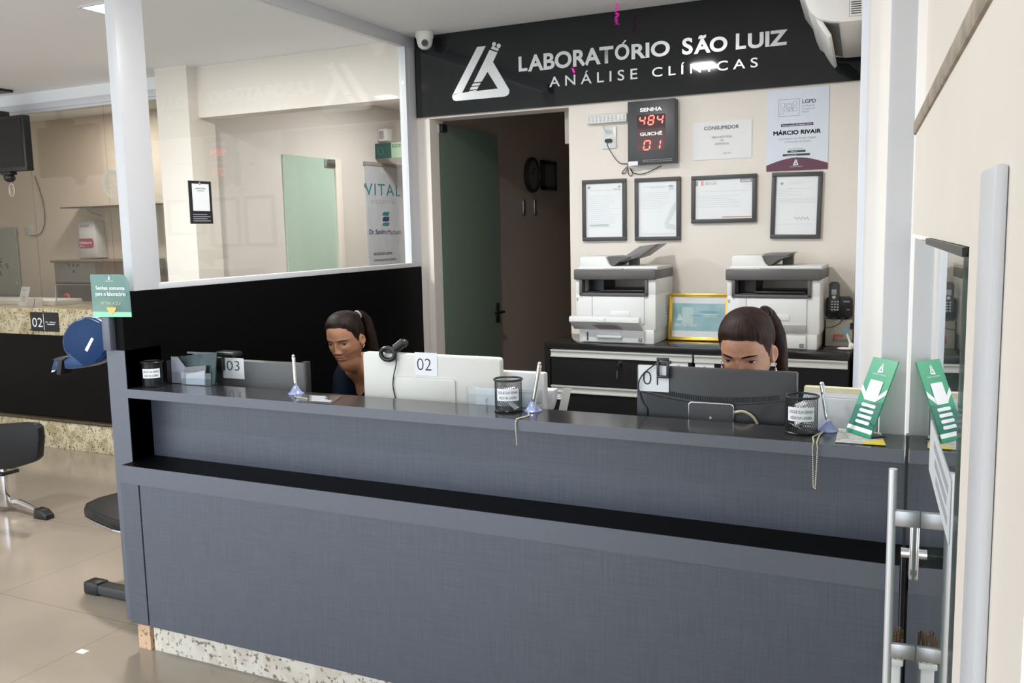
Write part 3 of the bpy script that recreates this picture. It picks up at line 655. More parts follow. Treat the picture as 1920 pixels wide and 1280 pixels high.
# ---------------------------------------------------------------- printers
pw = mat('printer_white', (.76, .765, .74), .38, var=.01); pg = mat('printer_dark_grey', (.105, .098, .095), .4, var=.03); pl = mat('printer_light_panel', (.74, .74, .735), .4, var=.01)
def printer(label, x0, y0, tray_up, flap_open):
    t = thing('printer', label, 'printer', (x0, y0, CZ), 'office printers on the cabinet', local=True)
    w, d = .437, .335
    g = G(); g.box(.0, w, .012, d, .07, .262, .010); g.box(.018, w-.01, .012, d-.015, 0, .075, .006); g.box(0, .028, .012, d, .25, .345, .006); g.box(w-.055, w, .012, d, .25, .345, .008); g.box(0, w, .02, d, .352, .386, .004)
    g.done('body', pw, t)
    g = G(); g.box(-.004, w+.002, -.006, d-.002, .330, .384, .008); g.done('control_panel', pg, t)
    g = G(); 
    g.box(.026, .042, .0, .05, .252, .345, .003); g.box(w-.056, w-.040, .0, .05, .252, .345, .003); g.box(.026, w-.040, .0, .05, .246, .262, .003); g.box(.026, w-.040, .0, .05, .330, .345, .003); g.done('bezel', pg, t)
    g = G(); g.box(.042, w-.055, .05, d-.03, .255, .266); g.box(.13, w-.07, .03, d-.05, .266, .276, .003); g.box(.042, .12, .12, d-.03, .262, .335); g.done('output_bay', black, t)
    G().box(.158, .158+.105, .0, .03, .3835, .3865).done('screen', mat('lcd_grey', (.42, .43, .42), .2), t)
    G().sphere((.414, .008, .3845), (.008, .004, .002), 10, 6).done('power_button', mat('violet_light', (.25, .22, .9), .3, var=0, emit=.8), t)
    g = G(); g.box(.040, .095, .004, .02, .105, .243, .002); g.box(.097, w-.060, .004, .02, .105, .243, .002); g.box(.20, .30, .0, .01, .138, .168, .002); g.done('front_cover', pl, t)
    if flap_open:
        f = G().prism([(0, -.075, .118), (0, -.072, .142), (0, -.05, .146), (0, .006, .075), (0, .002, .070)], (.378, 0, 0), .002).done('paper_flap', pl, t, M=Matrix.Translation((-.004, 0, 0)))
        g = G().box(.150, .195, -.080, -.066, .116, .140, .004); g.done('flap_latch', pw, f)
        G().prism([(.12, -.064, .100), (.245, -.064, .100), (.272, -.02, .078), (.145, -.02, .078)], (0, .002, -.002)).done('flap_sticker', mat('mauve_sticker', (.30, .22, .22), .5), f)
    else:
        f = G().box(.040, w-.060, -.004, .012, .083, .118, .003).done('paper_flap', mat('flap_grey', (.36, .355, .34), .45), t)
        G().box(.13, .18, -.008, .0, .124, .142, .003).done('flap_latch', pw, f); G().box(.15, .26, -.0055, .0, .088, .100, .001).done('flap_sticker', pg, f)
    dr = G().box(.040, w-.060, .0, .02, .006, .070, .003).done('paper_drawer', pl, t)
    g = G(); g.box(.132, .255, -.004, .006, .012, .062, .004); g.box(.125, .262, -.018, .004, .028, .046, .007); g.done('drawer_handle', pw, dr)
    g = G(); g.box(.066, .075, -.002, .004, .012, .056); g.done('paper_gauge', pg, dr)
    g = G(); g.frame(w-.088, w-.070, .012, .030, .003, -.002, .004); g.box(w-.084, w-.074, -.002, .004, .019, .022); g.done('mark', dgrey, dr)
    g = G(); g.box(.010, w+.002, .035, d, .386, .398, .005); g.prism([(.018, .035, .396), (.195, .035, .396), (.178, .035, .410), (.168, .035, .430), (.160, .035, .449), (.030, .035, .449), (.018, .035, .44)], (0, .25, 0), .004); g.done('document_feeder', pw, t)
    g = G(); g.prism([(.165, .05, .448), (.285, .05, .446), (.282, .05, .440), (.235, .05, .425), (.20, .05, .400), (.178, .05, .412)], (0, .21, 0)); g.box(.235, .285, .19, .23, .398, .455); g.done('feeder_throat', pg, t)
    g = G()
    if tray_up: g.prism([(.215, .07, .424), (.235, .07, .418), (.33, .07, .445), (.425, .07, .510), (.335, .07, .500), (.26, .07, .452)], (0, .20, 0), .001)
    else: g.prism([(.165, .06, .456), (.30, .06, .458), (.25, .06, .432), (.20, .06, .424)], (0, .20, 0), .001)
    g.done('paper_tray', mat('tray_grey', (.20, .19, .18), .35), t)
    g = G()
    for k in range(10): g.box(w-.001, w+.001, .19, .245, .14+.0105*k, .1435+.0105*k)
    g.done('side_vents', greyink, t)
    g = G(); g.box(.008, .014, .009, .014, .22, .236); g.done('side_mark', greyink, t)
    return t
printer('white multifunction printer with raised grey tray and open paper flap, left of the golden frame', -1.745, 4.408, True, True)
printer('white multifunction printer behind the seated person, between the golden frame and the phone', -.952, 4.412, False, False)

# golden frame
x0, x1, z0, z1 = span((1253.5, 636.5), (1366, 550.5), 4.63)
t = thing('golden_frame', 'certificate in a shiny golden frame standing between the two printers', 'picture frame', ((x0+x1)/2, 4.63, CZ), rot=(math.radians(-6), 0, 0))
gold = mat('gold_leaf', (.83, .52, .09), .28, metal=.75, var=.04)
hw, hh = (x1-x0)/2, z1-z0
g = G(); g.frame(-hw, hw, .001, hh, .012, -.016, 0, .003); g.frame(-hw+.010, hw-.010, .011, hh-.010, .008, -.010, 0, .002); g.done('frame', gold, t)
G().box(-hw+.016, hw-.016, -.005, -.001, .017, hh-.016).done('certificate', mat('certificate_paper', (.78, .80, .80), .4), t)
G().box(-hw+.018, hw-.018, -.0058, -.004, .052, hh-.052).done('teal_band', mat('teal_print', (.20, .40, .42), .4, dark=(.38, .56, .62), var=.1, scale=9), t)
g = G(); g.box(-hw+.07, -hw+.13, -.0064, -.005, .09, .175); g.box(.02, .10, -.0064, -.005, .125, .142); g.done('pale_print', mat('pale_teal_print', (.50, .66, .62), .4), t)
g = G(); letter_bm(g, 'LABORATÓRIO MODERNO', -hw+.03, -hw+.15, .075, .088, -.0068, 0); flask(g, -hw+.06, .12, .012, -.0069); flask(g, hw-.028, .10, .010, -.0069); done_raw(g, 'white_print', whitep, t)
g = G(); letter_bm(g, 'LABORATÓRIO', .0, .10, .147, .156, -.0068); g.box(-.04, .11, -.0068, -.006, .130, .133); done_raw(g, 'dark_print', mat('blue_grey_ink', (.18, .30, .40), .6, var=0), t)
# box with phone
x0, x1, z0, z1 = span((1547, 645), (1625, 599), 4.60)
t = thing('power_unit_box', 'beige power unit box with red lettering at the right end of the cabinet', 'power unit', ((x0+x1)/2, 4.66, CZ))
x1 = min(x1, -.385)
G().box(x0, x1, 4.60, 4.74, CZ, z1, .004).done('case', mat('beige_case', (.50, .46, .37), .5, var=.02), t)
g = G(); word3(g, 'gmc', (1561, 632.5), (1582, 624), 4.5988, .03); done_raw(g, 'logo', mat('red_ink', (.62, .07, .06), .5, var=0), t)
g = G(); word3(g, 'PROTETOR ELETRÔNICO', (1561, 640.5), (1599, 636.5), 4.5988, 0); done_raw(g, 'lettering', ink, t)
G().box(at(1594, 610, 'Y', 4.6).x, at(1601, 610, 'Y', 4.6).x, 4.597, 4.602, at(1594, 617, 'Y', 4.6).z, at(1594, 605, 'Y', 4.6).z).done('rocker_switch', black, t)
ztop = z1
x0, x1, z0, z1 = span((1545, 595), (1604, 556), 4.60)
x0 = max(x0, -.508)
t = thing('cordless_phone', 'black cordless phone upright in its wide base on the beige box', 'phone', ((x0+x1)/2, 4.63, ztop))
x1 = min(x1, -.388)
G().prism(rrect(x0, x1, ztop+.004, z1, .02, 4.585), (0, .05, 0), .005).done('base_station', black, t)
g = G(); g.box(x0+.03, x0+.05, 4.58, 4.64, ztop, ztop+.01); g.box(x1-.05, x1-.03, 4.58, 4.64, ztop, ztop+.01); g.done('feet', black, t)
g = G(); word3(g, 'MODERNO', (1581, 566.5), (1593, 564), 4.5795); g.bm.clear(); g.box(at(1581, 566, 'Y', 4.58).x, at(1593, 566, 'Y', 4.58).x, 4.5838, 4.5852, at(1581, 566.5, 'Y', 4.58).z, at(1581, 564, 'Y', 4.58).z); g.box(at(1587, 580, 'Y', 4.58).x, at(1593, 580, 'Y', 4.58).x, 4.5838, 4.5852, at(1581, 581, 'Y', 4.58).z, at(1581, 579.5, 'Y', 4.58).z); g.done('markings', greyink, t)
hx0, hx1, hz0, hz1 = span((1553.5, 585), (1574.5, 528), 4.56)
h_ = G().prism(rrect(hx0, hx1, hz0, hz1, .018, 4.553), (0, .034, 0), .006).done('handset', dgrey, t)
G().box(hx0+.012, hx1-.012, 4.5515, 4.556, hz1-.062, hz1-.036, .001).done('handset_screen', mat('lcd_grey', (.42, .43, .42)), h_)
g = G()
for r in range(4):
    for c in range(3): g.box(hx0+.012+c*.013, hx0+.020+c*.013, 4.5512, 4.556, hz1-.098-r*.013, hz1-.092-r*.013, .001)
g.cyl(((hx0+hx1)/2, 4.556, hz1-.074), ((hx0+hx1)/2, 4.5512, hz1-.074), .008); g.done('keys', paleink, h_)
# white phone clip / adapter at the cabinet end, red tag, blue cable
t = thing('desk_clip', 'white plastic clip stand with a small blue disc before the beige box', 'clip', (-.40, 4.47, CZ))
p0 = at(1593, 640, 'Y', 4.46)
g = G(); g.sphere((p0.x-.02, 4.46, CZ+.009), (.035, .018, .007)); g.sphere((p0.x+.008, 4.46, CZ+.022), (.013, .013, .016)); g.tube([(p0.x+.008, 4.46, CZ+.02), (p0.x-.004, 4.46, CZ+.055), (p0.x-.014, 4.46, CZ+.085)], [.006, .005, .004], 8); g.done('clip_body', white, t)
g = G(); q = Vector((p0.x-.016, 4.455, CZ+.095)); g.cyl(q, q+Vector((0, .006, 0)), .014); g.done('disc', mat('blue_disc', (.12, .28, .36), .4), t)
g = G(); a = at(1536, 560, 'Y', 4.66); b = at(1541, 543, 'Y', 4.66)
g.prism([(a.x, 4.66, a.z-.06), (b.x-.004, 4.66, a.z-.03), (b.x+.012, 4.66, b.z), (a.x, 4.66, b.z-.012)], (0, .012, 0)); tag(g.done('red_tag', mat('red_plastic', (.65, .02, .03), .4)), 'small red plastic tag between the right printer and the phone', 'tag')
g = G(); wire(g, [(1553, 596), (1545, 605), (1541, 614), (1538, 630), (1534, 640)], 4.62, .005); tag(g.done('blue_cable', mat('blue_cable', (.03, .12, .45), .45)), 'blue network cable between the right printer and the beige box', 'cable')
g = G(); wire(g, [(1580, 596), (1575, 605), (1562, 612), (1548, 614)], 4.592, .002); tag(g.done('phone_cord', dgrey), 'thin dark phone cord over the face of the beige box', 'cord')
g = G(); wire(g, [(1253, 600), (1249, 612), (1247, 628), (1245, 640)], 4.66, .004); tag(g.done('blue_cable', mat('blue_cable', (.03, .12, .45))), 'dark blue cable between the left printer and the golden frame', 'cable')
# ---------------------------------------------------------------- glass door beside the viewer (RW frame)
t = thing('entrance_door', 'frameless glass door with steel bar handle at the right edge, seen almost edge-on', 'door', (-.02, 1.9, 0), rot=(0, 0, math.radians(4.2)))
G().box(-.004, .006, -.64, .56, .02, 1.660).done('pane', door_pane, t)
G().box(-.006, .010, -.64, .10, 1.655, 1.667).done('top_seal', black, t)
h_ = G().tube([(-.056, .0, .735), (-.056, .0, 1.214)], .0085, 12).done('handle_bar', mat('satin_steel', (.88, .88, .89), .38, metal=.7, var=.01), t)
g = G(); g.box(-.062, -.004, -.006, .008, 1.098, 1.130, .002); g.box(-.062, -.004, -.006, .008, .822, .852, .002); g.done('handle_bracket', steel, t)
g = G(); g.cyl((-.005, .17, .985), (-.030, .17, .985), .011); g.box(-.014, -.004, .155, .185, .93, 1.05, .003); g.done('lock', chrome, t)
G().box(-.0052, -.0042, -.60, -.20, 1.268, 1.357).done('sticker', mat('frosted_sticker', (.72, .74, .76), .4, var=.02), t)
g = G()
for k, (a, b) in enumerate(((-.57, -.30), (-.55, -.33), (-.57, -.36))): g.box(-.0058, -.0050, a, b, 1.330-.022*k, 1.342-.022*k)
g.done('sticker_lines', greyink, t)
t = thing('guide_post', 'white plastic post with brown bristle tuft between the counter and the glass door', 'post', (-.095, 2.12, 0))
G().box(-.082, -.054, 2.04, 2.08, 0, .738, .003).box(-.087, -.049, 2.034, 2.086, .738, .752, .003).done('post_body', white, t)
g = G(); rr = random.Random(2)
for k in range(40): a = Vector((-.085+.032*rr.random(), 2.04+.04*rr.random(), .752)); g.tube([a, a+Vector((rr.uniform(-.006, .006), rr.uniform(-.006, .006), .045+.015*rr.random()))], .0018, 4)
tag(g.done('bristles', mat('brown_bristle', (.13, .075, .035), .7)), kind='stuff').parent = t; bpy.data.objects['bristles'].location = -t.location
bpy.data.objects['bristles']

# ---------------------------------------------------------------- things on the counter
ST = 1.1105
meshm = mat('black_wire', (.012, .012, .012), .35, metal=.4, var=0)
def pen_cup(c, label, solid=False, r=.046, h=.105, ang=-100):
    c = Vector(c); t = thing('pen_cup', label, 'pen cup', c, 'wire pen cups on the counter')
    g = G(); n = 40
    if solid: g.lathe([(r-.002, .004), (r-.002, h), (r-.004, h), (r-.004, .006)], c, 40)
    else:
        rows = 16
        for d in (1, -1):
            for k in range(n):
                P = [c+Vector(((r-.002)*math.cos(2*PI*(k+d*j*.5)/n), (r-.002)*math.sin(2*PI*(k+d*j*.5)/n), .004+(h-.008)*j/rows)) for j in range(rows+1)]
                g.tube(P, .00055, 3)
    g.done('mesh_wall', meshm, t)
    G().tube([c+Vector((r*math.cos(a), r*math.sin(a), h)) for a in [2*PI*k/40 for k in range(40)]], .0035, 8, closed=True).done('rim', black, t)
    G().lathe([(0, .0), (r, 0), (r+.001, .004), (r-.003, .007), (0, .006)], c, 40).done('base', black, t)
    lab = G(); a0 = math.radians(ang); w = 1.35; vs = []
    for k in range(17):
        a = a0-w/2*1.25+w*1.25*k/16
        vs.append((lab.bm.verts.new(c+Vector(((r+.0008)*math.cos(a), (r+.0008)*math.sin(a), h*.38))), lab.bm.verts.new(c+Vector(((r+.0008)*math.cos(a), (r+.0008)*math.sin(a), h*.76)))))
    for A, B in zip(vs, vs[1:]): lab.bm.faces.new((A[0], B[0], B[1], A[1]))
    lab.done('label', whitep, t)
    g = G()
    letter_bm(g, 'JOGUE SUA SENHA', -.5, .5, h*.60, h*.60+.0085, 0, .0); letter_bm(g, 'AQUI NA LIXEIRA', -.45, .45, h*.44, h*.44+.0085, 0, .0)
    for v in g.bm.verts: a = a0+v.co.x*1.45; v.co = c+Vector(((r+.0014)*math.cos(a), (r+.0014)*math.sin(a), v.co.z))
    done_raw(g, 'lettering', ink, t)
    g = G(); rr = random.Random(int(abs(c.x)*100))
    for k in range(9 if solid else 13):
        a = rr.uniform(0, 6.28); q = c+Vector((rr.uniform(0, r*.55)*math.cos(a), rr.uniform(0, r*.55)*math.sin(a), .018+.005*k*(.6 if solid else 1))); g.box(-.02, .02, -.009, .009, -.0004, .0004, M=Matrix.Translation(q) @ Euler((rr.uniform(-.5, .5), rr.uniform(-.5, .5), rr.uniform(0, 3))).to_matrix().to_4x4())
    g.done('paper_slips', whitep, t)
    return t
pen_cup((-1.278, 2.625, ST), 'black wire mesh pen cup in front of the white monitor', ang=-66)
pen_cup((-.350, 2.625, ST), 'black wire mesh pen cup beside the green sign stand', ang=-84)
pen_cup((-2.850, 2.595, ST), 'black pen cup with white label at the left end of the counter', True, r=.042, h=.098, ang=-50)
beadm = mat('pale_metal_beads', (.70, .64, .52), .3, metal=.7, var=.05, scale=200)
def chain(g, P, r=.0026, step=.0052):
    P = [Vector(p) for p in P]; acc = 0
    for a, b in zip(P, P[1:]):
        d = b-a; L_ = d.length; s = acc
        while s < L_: g.sphere(a+d*(s/L_), r, 8, 5); s += step
        acc = s-L_
    return g
sucker = mat('translucent_blue_rubber', (.30, .36, .62), .2, var=.03, coat=.3)
def desk_pen(b, tip, label, path, wrap=True):
    b = Vector(b); tip = Vector(tip); t = thing('counter_pen', label, 'pen', b, 'chained pens on the counter')
    G().lathe([(0, 0), (.030, 0), (.030, .003), (.022, .008), (.014, .020), (.009, .030), (0, .031)], b, 28).done('base', sucker, t)
    d = (tip-(b+Vector((0, 0, .022)))).normalized(); p0 = b+Vector((0, 0, .022))
    g = G(); g.cyl(p0, p0+d*.02, .004, .0062, 16); g.cyl(p0+d*.02, tip-d*.008, .0062, .0062, 16); g.cyl(tip-d*.010, tip-d*.007, .0075, .0075, 16); g.sphere(tip-d*.003, .0065, 14, 8); g.done('pen_barrel', chrome, t)
    g = G()
    if wrap: s1 = d.orthogonal().normalized(); chain(g, [tip-d*.012+Vector((.009, -.004, 0)), p0+Vector((.014, -.012, .006)), p0+Vector((.016, -.020, -.018))])
    chain(g, path); g.done('bead_chain', beadm, t); return t
desk_pen((-1.199, 2.645, ST), (-1.172, 2.645, 1.272), 'silver pen on a blue suction base, its short bead chain over the counter edge', [(-1.20, 2.612, 1.1138), (-1.175, 2.56, 1.1138), (-1.190, 2.499, 1.1138), (-1.193, 2.4965, 1.10), (-1.189, 2.496, 1.031)])
desk_pen((-.283, 2.668, ST), (-.303, 2.675, 1.248), 'silver pen beside the right pen cup with a long doubled chain hanging down', [(-.292, 2.636, 1.1138), (-.296, 2.58, 1.1138), (-.292, 2.499, 1.1138), (-.289, 2.4965, 1.10), (-.293, 2.496, .986), (-.298, 2.496, .99), (-.302, 2.4965, 1.10), (-.300, 2.499, 1.1138), (-.31, 2.56, 1.1138), (-.294, 2.63, 1.1138)], False)
desk_pen((-2.168, 2.640, ST), (-2.172, 2.640, 1.256), 'silver pen wrapped in beads on a blue suction base beside monitor 03', [(-2.15, 2.610, 1.1138), (-2.12, 2.575, 1.1138), (-2.09, 2.565, 1.1138), (-2.05, 2.56, 1.1138)])
P = [at(*p, 'Z', ST+.0015) for p in ((556, 738), (642, 742), (648, 748), (620, 757), (556, 752))]
t = thing('counter_card', 'clear printed card lying flat on the counter beside the left pen', 'card', P[0])
G().prism([p-Vector((0, 0, .0012)) for p in (P[0], P[1], P[3], P[4])], (0, 0, .001)).done('card_sheet', mat('smoky_clear_sheet', (.10, .10, .10), .15, coat=.3), t)
g = G(); rr = random.Random(4)
o_, ux, uy = P[0], P[1]-P[0], P[4]-P[0]
for k in range(9): a = o_+ux*(.28+.05*(k % 2))+uy*(.15+.085*k); b = o_+ux*(.60+.16*rr.random())+uy*(.15+.085*k); g.prism([a, b, b+uy*.035, a+uy*.035], (0, 0, .0004))
g.done('print', paleink, t)
# brochure holder
t = thing('brochure_holder', 'clear holder full of folders and leaflets at the left end of the counter', 'brochure holder', (-2.70, 2.66, ST))
clear = glass('clear_acrylic', (.92, .94, .95), gain=1.0)
MB_ = Matrix.Translation((-2.826, 2.648, ST)) @ Matrix.Rotation(math.radians(4), 4, 'Z') @ Matrix.Diagonal((.86, .5, .87, 1))
g = G(); g.box(0, .255, .075, .078, .001, .150); g.box(0, .255, -.004, .0, .001, .06); g.box(0, .003, 0, .075, .001, .11); g.box(.252, .255, 0, .075, .001, .08); g.done('holder', clear, t, M=MB_)
G().prism([(.003, .050, .003), (.250, .050, .003), (.262, .072, .150), (.002, .072, .122)], (0, .006, 0)).done('teal_folder', mat('dark_teal_folder', (.03, .10, .10), .3, var=.15, dark=(.012, .014, .015)), t, M=MB_)
G().prism([(.005, .038, .003), (.16, .038, .003), (.04, .052, .125), (.002, .052, .125)], (0, .004, 0)).done('pale_folder', mat('grey_lilac_folder', (.34, .34, .40), .4), t, M=MB_)
G().prism([(.075, .022, .003), (.21, .022, .003), (.212, .034, .092), (.090, .034, .080)], (0, .005, 0)).done('grey_envelope', mat('grey_envelope', (.22, .215, .21), .5), t, M=MB_)
f = G().prism([(.105, .008, .003), (.212, .008, .003), (.214, .016, .070), (.104, .016, .050)], (0, .002, 0)).done('leaflet', mat('pale_leaflet', (.52, .53, .58), .5), t, M=MB_)
g = G(); g.tube([(.13, .0095, .018), (.15, .0105, .030), (.165, .011, .026), (.18, .012, .040), (.20, .0135, .038)], .0012, 4); g.done('scribble', greyink, f, M=MB_)

# ---------------------------------------------------------------- monitors
def number_card(par, s, px0, px1, Y):
    x0, x1, z0, z1 = span(px0, px1, Y)
    o = G().box(x0, x1, Y-.0008, Y+.0006, z0, z1).done('number_card', whitep, par)
    return o, x0, x1, z0, z1
def cardnum(par, s, x0, x1, z0, z1, Y, fx=(.2, .8), fz=(.42, .86)):
    g = G(); letter_bm(g, s, x0+(x1-x0)*fx[0], x0+(x1-x0)*fx[1], z0+(z1-z0)*fz[0], z0+(z1-z0)*fz[1], Y-.0013, -.012); done_raw(g, 'number', ink, par)
def stand(t, x, y, z0=.745, zb=.86, m=black):
    G().box(x-.085, x+.080, y-.04, y+.12, z0+.001, z0+.014, .004).box(x-.03, x+.03, y+.02, y+.05, z0+.01, zb+.06, .004).done('stand', m, t)
# 03
x0, x1, z0, z1 = span((386, 727), (568, 680), 2.80)
t = thing('monitor', 'dark grey monitor with the card 03 on its back', 'monitor', ((x0+x1)/2, 2.8, .745), 'monitors behind the counter')
mg = mat('monitor_grey', (.105, .103, .10), .45, var=.02)
G().box(x0, x1, 2.80, 2.835, .86, 1.197, .008).done('case', mg, t); G().box(x1-.02, x1+.006, 2.81, 2.84, .86, 1.203, .004).done('bezel', black, t); stand(t, (x0+x1)/2, 2.81)
o, a, b, c, d = number_card(t, '03', (419, 708), (456.5, 672), 2.798); cardnum(o, '03', a, b, c, d, 2.798, (.2, .80), (.40, .86))
t = thing('webcam', 'black webcam clipped on top of the monitor with card 03', 'webcam', (-2.70, 2.80, 1.2))
x0, x1, z0, z1 = span((395, 693), (418, 669), 2.785)
G().box(x0, x1, 2.775, 2.797, z0, z1, .004).box(x0+.015, x1+.05, 2.79, 2.85, 1.206, 1.229, .008).done('camera_body', black, t)
g = G(); wire(g, [(397, 690), (391, 696), (388, 705), (386, 716)], 2.79, .002); g.done('camera_cord', black, t)
a, b, c, d = span((387, 683), (397, 674), 2.79); G().box(a, b, 2.787, 2.789, c, d).done('tag', whitep, t)
# 02
x0, x1, z0, z1 = span((683.5, 745), (936.7, 665.5), 2.76)
z1 = 1.262
mw = mat('monitor_white', (.72, .70, .645), .4, var=.01)
t = thing('monitor', 'large white monitor with the card 02 on its back', 'monitor', ((x0+x1)/2, 2.76, .745), 'monitors behind the counter')
G().prism(rrect(x0, x1, .84, z1, .012, 2.76), (0, .03, 0), .003).done('case', mw, t); stand(t, (x0+x1)/2, 2.77, m=mw)
a, b, c, d = span((741, 760), (854, 711.5), 2.757); G().prism(rrect(a, b, .93, d, .010, 2.752), (0, .01, 0), .003).done('back_cover', mw, t)
o, a, b, c, d = number_card(t, '02', (779, 703), (819, 662), 2.758); cardnum(o, '02', a, b, c, d, 2.758, (.10, .74), (.24, .74))
p = at(729, 663, 'Y', 2.75); t = thing('webcam', 'round black webcam on the top edge of the white monitor', 'webcam', (p.x, 2.76, z1))
G().tube([p+Vector((.030*math.cos(2*PI*k/28), -.006, .022*math.sin(2*PI*k/28))) for k in range(28)], .0085, 10, closed=True).done('clip_ring', black, t)
g = G(); q = p+Vector((.038, .012, .030)); g.cyl(q+Vector((-.016, 0, -.012)), q+Vector((.014, .01, .012)), .017); g.sphere(q+Vector((.016, .01, .008)), .016, 14, 8); g.box(p.x-.02, p.x+.02, 2.748, 2.79, z1+.0012, z1+.010, .003); g.done('camera_body', black, t)
g = G(); wire(g, [(741, 664), (743, 680), (738, 705), (737, 725), (742, 748)], 2.7475, .0022); g.done('camera_cord', black, t)
# white unit behind at the right of 02
x0, x1, z0, z1 = span((938, 765), (1020, 699.5), 2.80)
t = thing('document_holder', 'flat white upright document holder partly hidden behind the left wire pen cup', 'holder', ((x0+x1)/2, 2.80, .745))
G().box(x0-.01, x1, 2.80, 2.835, .746, z1, .006).done('body', mat('cool_white_plastic', (.62, .62, .61), .4), t); G().box(x0, x1-.01, 2.797, 2.80, z1-.105, z1-.06, .001).done('front_slot', mat('socket_grey', (.55, .55, .55)), t)
# acrylic holder with paper
x0, x1 = at(877, 724, 'Y', 2.685).x, at(1008, 735, 'Y', 2.685).x
t = thing('acrylic_holder', 'clear acrylic holder with white papers standing behind the pen cup', 'holder', ((x0+x1)/2, 2.685, ST))
g = G(); g.box(x0, x1, 2.683, 2.686, ST, 1.172); g.box(x0, x0+.003, 2.670, 2.683, ST, 1.172); g.done('acrylic_sheet', clear, t); G().box(x0+.03, x1-.006, 2.6865, 2.6895, ST, 1.166).done('papers', mat('soft_white_paper', (.72, .72, .70), .6), t)
G().tube([(x0+.075, 2.6825, 1.135), (x0+.070, 2.6825, 1.128), (x0+.070, 2.6825, 1.120), (x0+.076, 2.6825, 1.115)], .0015, 5).done('mark', greyink, t)
g = G()
g.prism([at(*p, 'Y', 2.9) for p in ((1016, 729), (1024, 731), (1038, 731), (1036, 752), (1030, 772), (1014, 772))], (0, .05, 0), .008); tag(g.done('paper_bag', mat('crumpled_white', (.72, .72, .74), .5, bump=.8, scale=40)), 'crumpled white paper bag to the right of the pen beside the white monitor', 'bag'); bpy.data.objects['paper_bag'].modifiers
g = G(); Pq = [at(*p, 'Y', 2.88) for p in ((1056, 728), (1071, 728), (1058, 790), (1043, 790))]; g.prism(Pq, (0, .004, 0)); o = g.done('plastic_ruler', mat('pale_ruler', (.74, .74, .70), .4)); tag(o, 'pale plastic ruler leaning before the lower drawers of the cabinet', 'ruler')
# 01
x0, x1, z0, z1 = span((1193, 780), (1494, 692), 2.76); z1 = 1.258
t = thing('monitor', 'black monitor with the card 01, hiding the lower face of the right person', 'monitor', ((x0+x1)/2, 2.76, .745), 'monitors behind the counter')
mb = mat('monitor_black', (.042, .042, .043), .42, var=.02)
G().box(x0, x1, 2.765, 2.80, .84, z1, .005).done('case', mb, t); stand(t, (x0+x1)/2, 2.78)
cx = (x0+x1)/2; pts = [(x0+.004, 2.765, .86), (x0+.004, 2.765, 1.175)]+[(x0+(x1-x0)*k/12, 2.765, 1.178-.030*math.sin(PI*k/12)) for k in range(1, 12)]+[(x1-.004, 2.765, 1.175), (x1-.004, 2.765, .86)]
G().prism(pts, (0, -.010, 0), .002).done('lower_cover', black, t)
g = G()
for k in range(58): xx = x0+.045+k*(x1-x0-.10)/57; zz = 1.181-.026*math.sin(PI*(xx-x0)/(x1-x0)); g.box(xx, xx+.0035, 2.7625, 2.768, zz, zz+.016)
g.done('vent_slots', mat('vent_dark', (.008, .008, .008), .5), t)
a, b, c, d = span((1290.5, 800), (1377, 757), 2.745)
f = G().prism(rrect(a, b, 1.0, d, .012, 2.742), (0, .02, 0), .002).done('stand_neck', steel, t); G().prism(rrect(a+.003, b-.003, 1.0, d-.003, .010, 2.7405), (0, .004, 0)).done('neck_panel', mat('neck_grey', (.085, .085, .088), .35), f)
p = at(1332, 783, 'Y', 2.74); G().cyl((p.x, 2.7395, p.z), (p.x, 2.742, p.z), .004).done('badge', paleink, f)
o, a, b, c, d = number_card(t, '01', (1197, 732), (1254, 686), 2.762); cardnum(o, '01', a, b, c, d, 2.762, (.16, .66), (.26, .76))
a, b, c, d = span((1231.5, 708), (1254.5, 677), 2.752); t = thing('webcam', 'square black webcam frame over the card 01', 'webcam', ((a+b)/2, 2.76, 1.258))
g = G(); g.frame(a, b, c, d+.010, .0085, 2.747, 2.756, .002); g.box(a+.004, b-.004, 2.755, 2.80, 1.264, 1.275, .003); g.done('clip', mat('webcam_slate', (.03, .032, .04), .3), t)
g = G(); wire(g, [(1233, 680), (1221, 688), (1206, 701), (1198, 716), (1199, 735), (1206, 755), (1213, 765), (1214, 778)], 2.7515, .0022); g.done('camera_cord', black, t)
g = G(); wire(g, [(1377, 773), (1392, 771), (1405, 776), (1414, 784), (1420, 795)], 2.742, .0045); tag(g.done('pale_cable', mat('pale_yellow_cable', (.50, .45, .30), .5)), 'pale yellowish cable beside the stand of the black monitor', 'cable')

# ---------------------------------------------------------------- green sign stand and leaflet
BLp, BRp = Vector((-.234, 2.67, ST)), Vector((-.165, 2.591, ST)); ex = (BRp-BLp); wd = ex.length; ex.normalize()
back = Vector((.753, .657, 0)); top = back*.085+Vector((0, 0, .2075)); hgt = top.length; ez = top.normalized(); ey = ez.cross(ex)
MS = Matrix(((ex.x, ey.x, ez.x, BLp.x), (ex.y, ey.y, ez.y, BLp.y), (ex.z, ey.z, ez.z, BLp.z+.004), (0, 0, 0, 1)))
if (MS.to_3x3() @ Vector((0, -1, 0))).dot(back) > 0: MS = MS @ Matrix.Diagonal((1, -1, 1, 1))
t = thing('sign_stand', 'green and white acrylic sign stand leaning back at the right end of the counter', 'sign stand', BLp)
green = mat('green_print', (.025, .33, .17), .3, var=.03); dgreen = mat('deep_green_print', (.012, .17, .12), .3, var=.03)
G().box(0, wd, 0, .004, 0, hgt, M=MS).done('board', green, t)
G().prism([(0, -.0005, .018), (wd, -.0005, .018), (wd, -.0005, .105), (0, -.0005, .080)], (0, .001, 0)).done('lower_print', dgreen, t, M=MS)
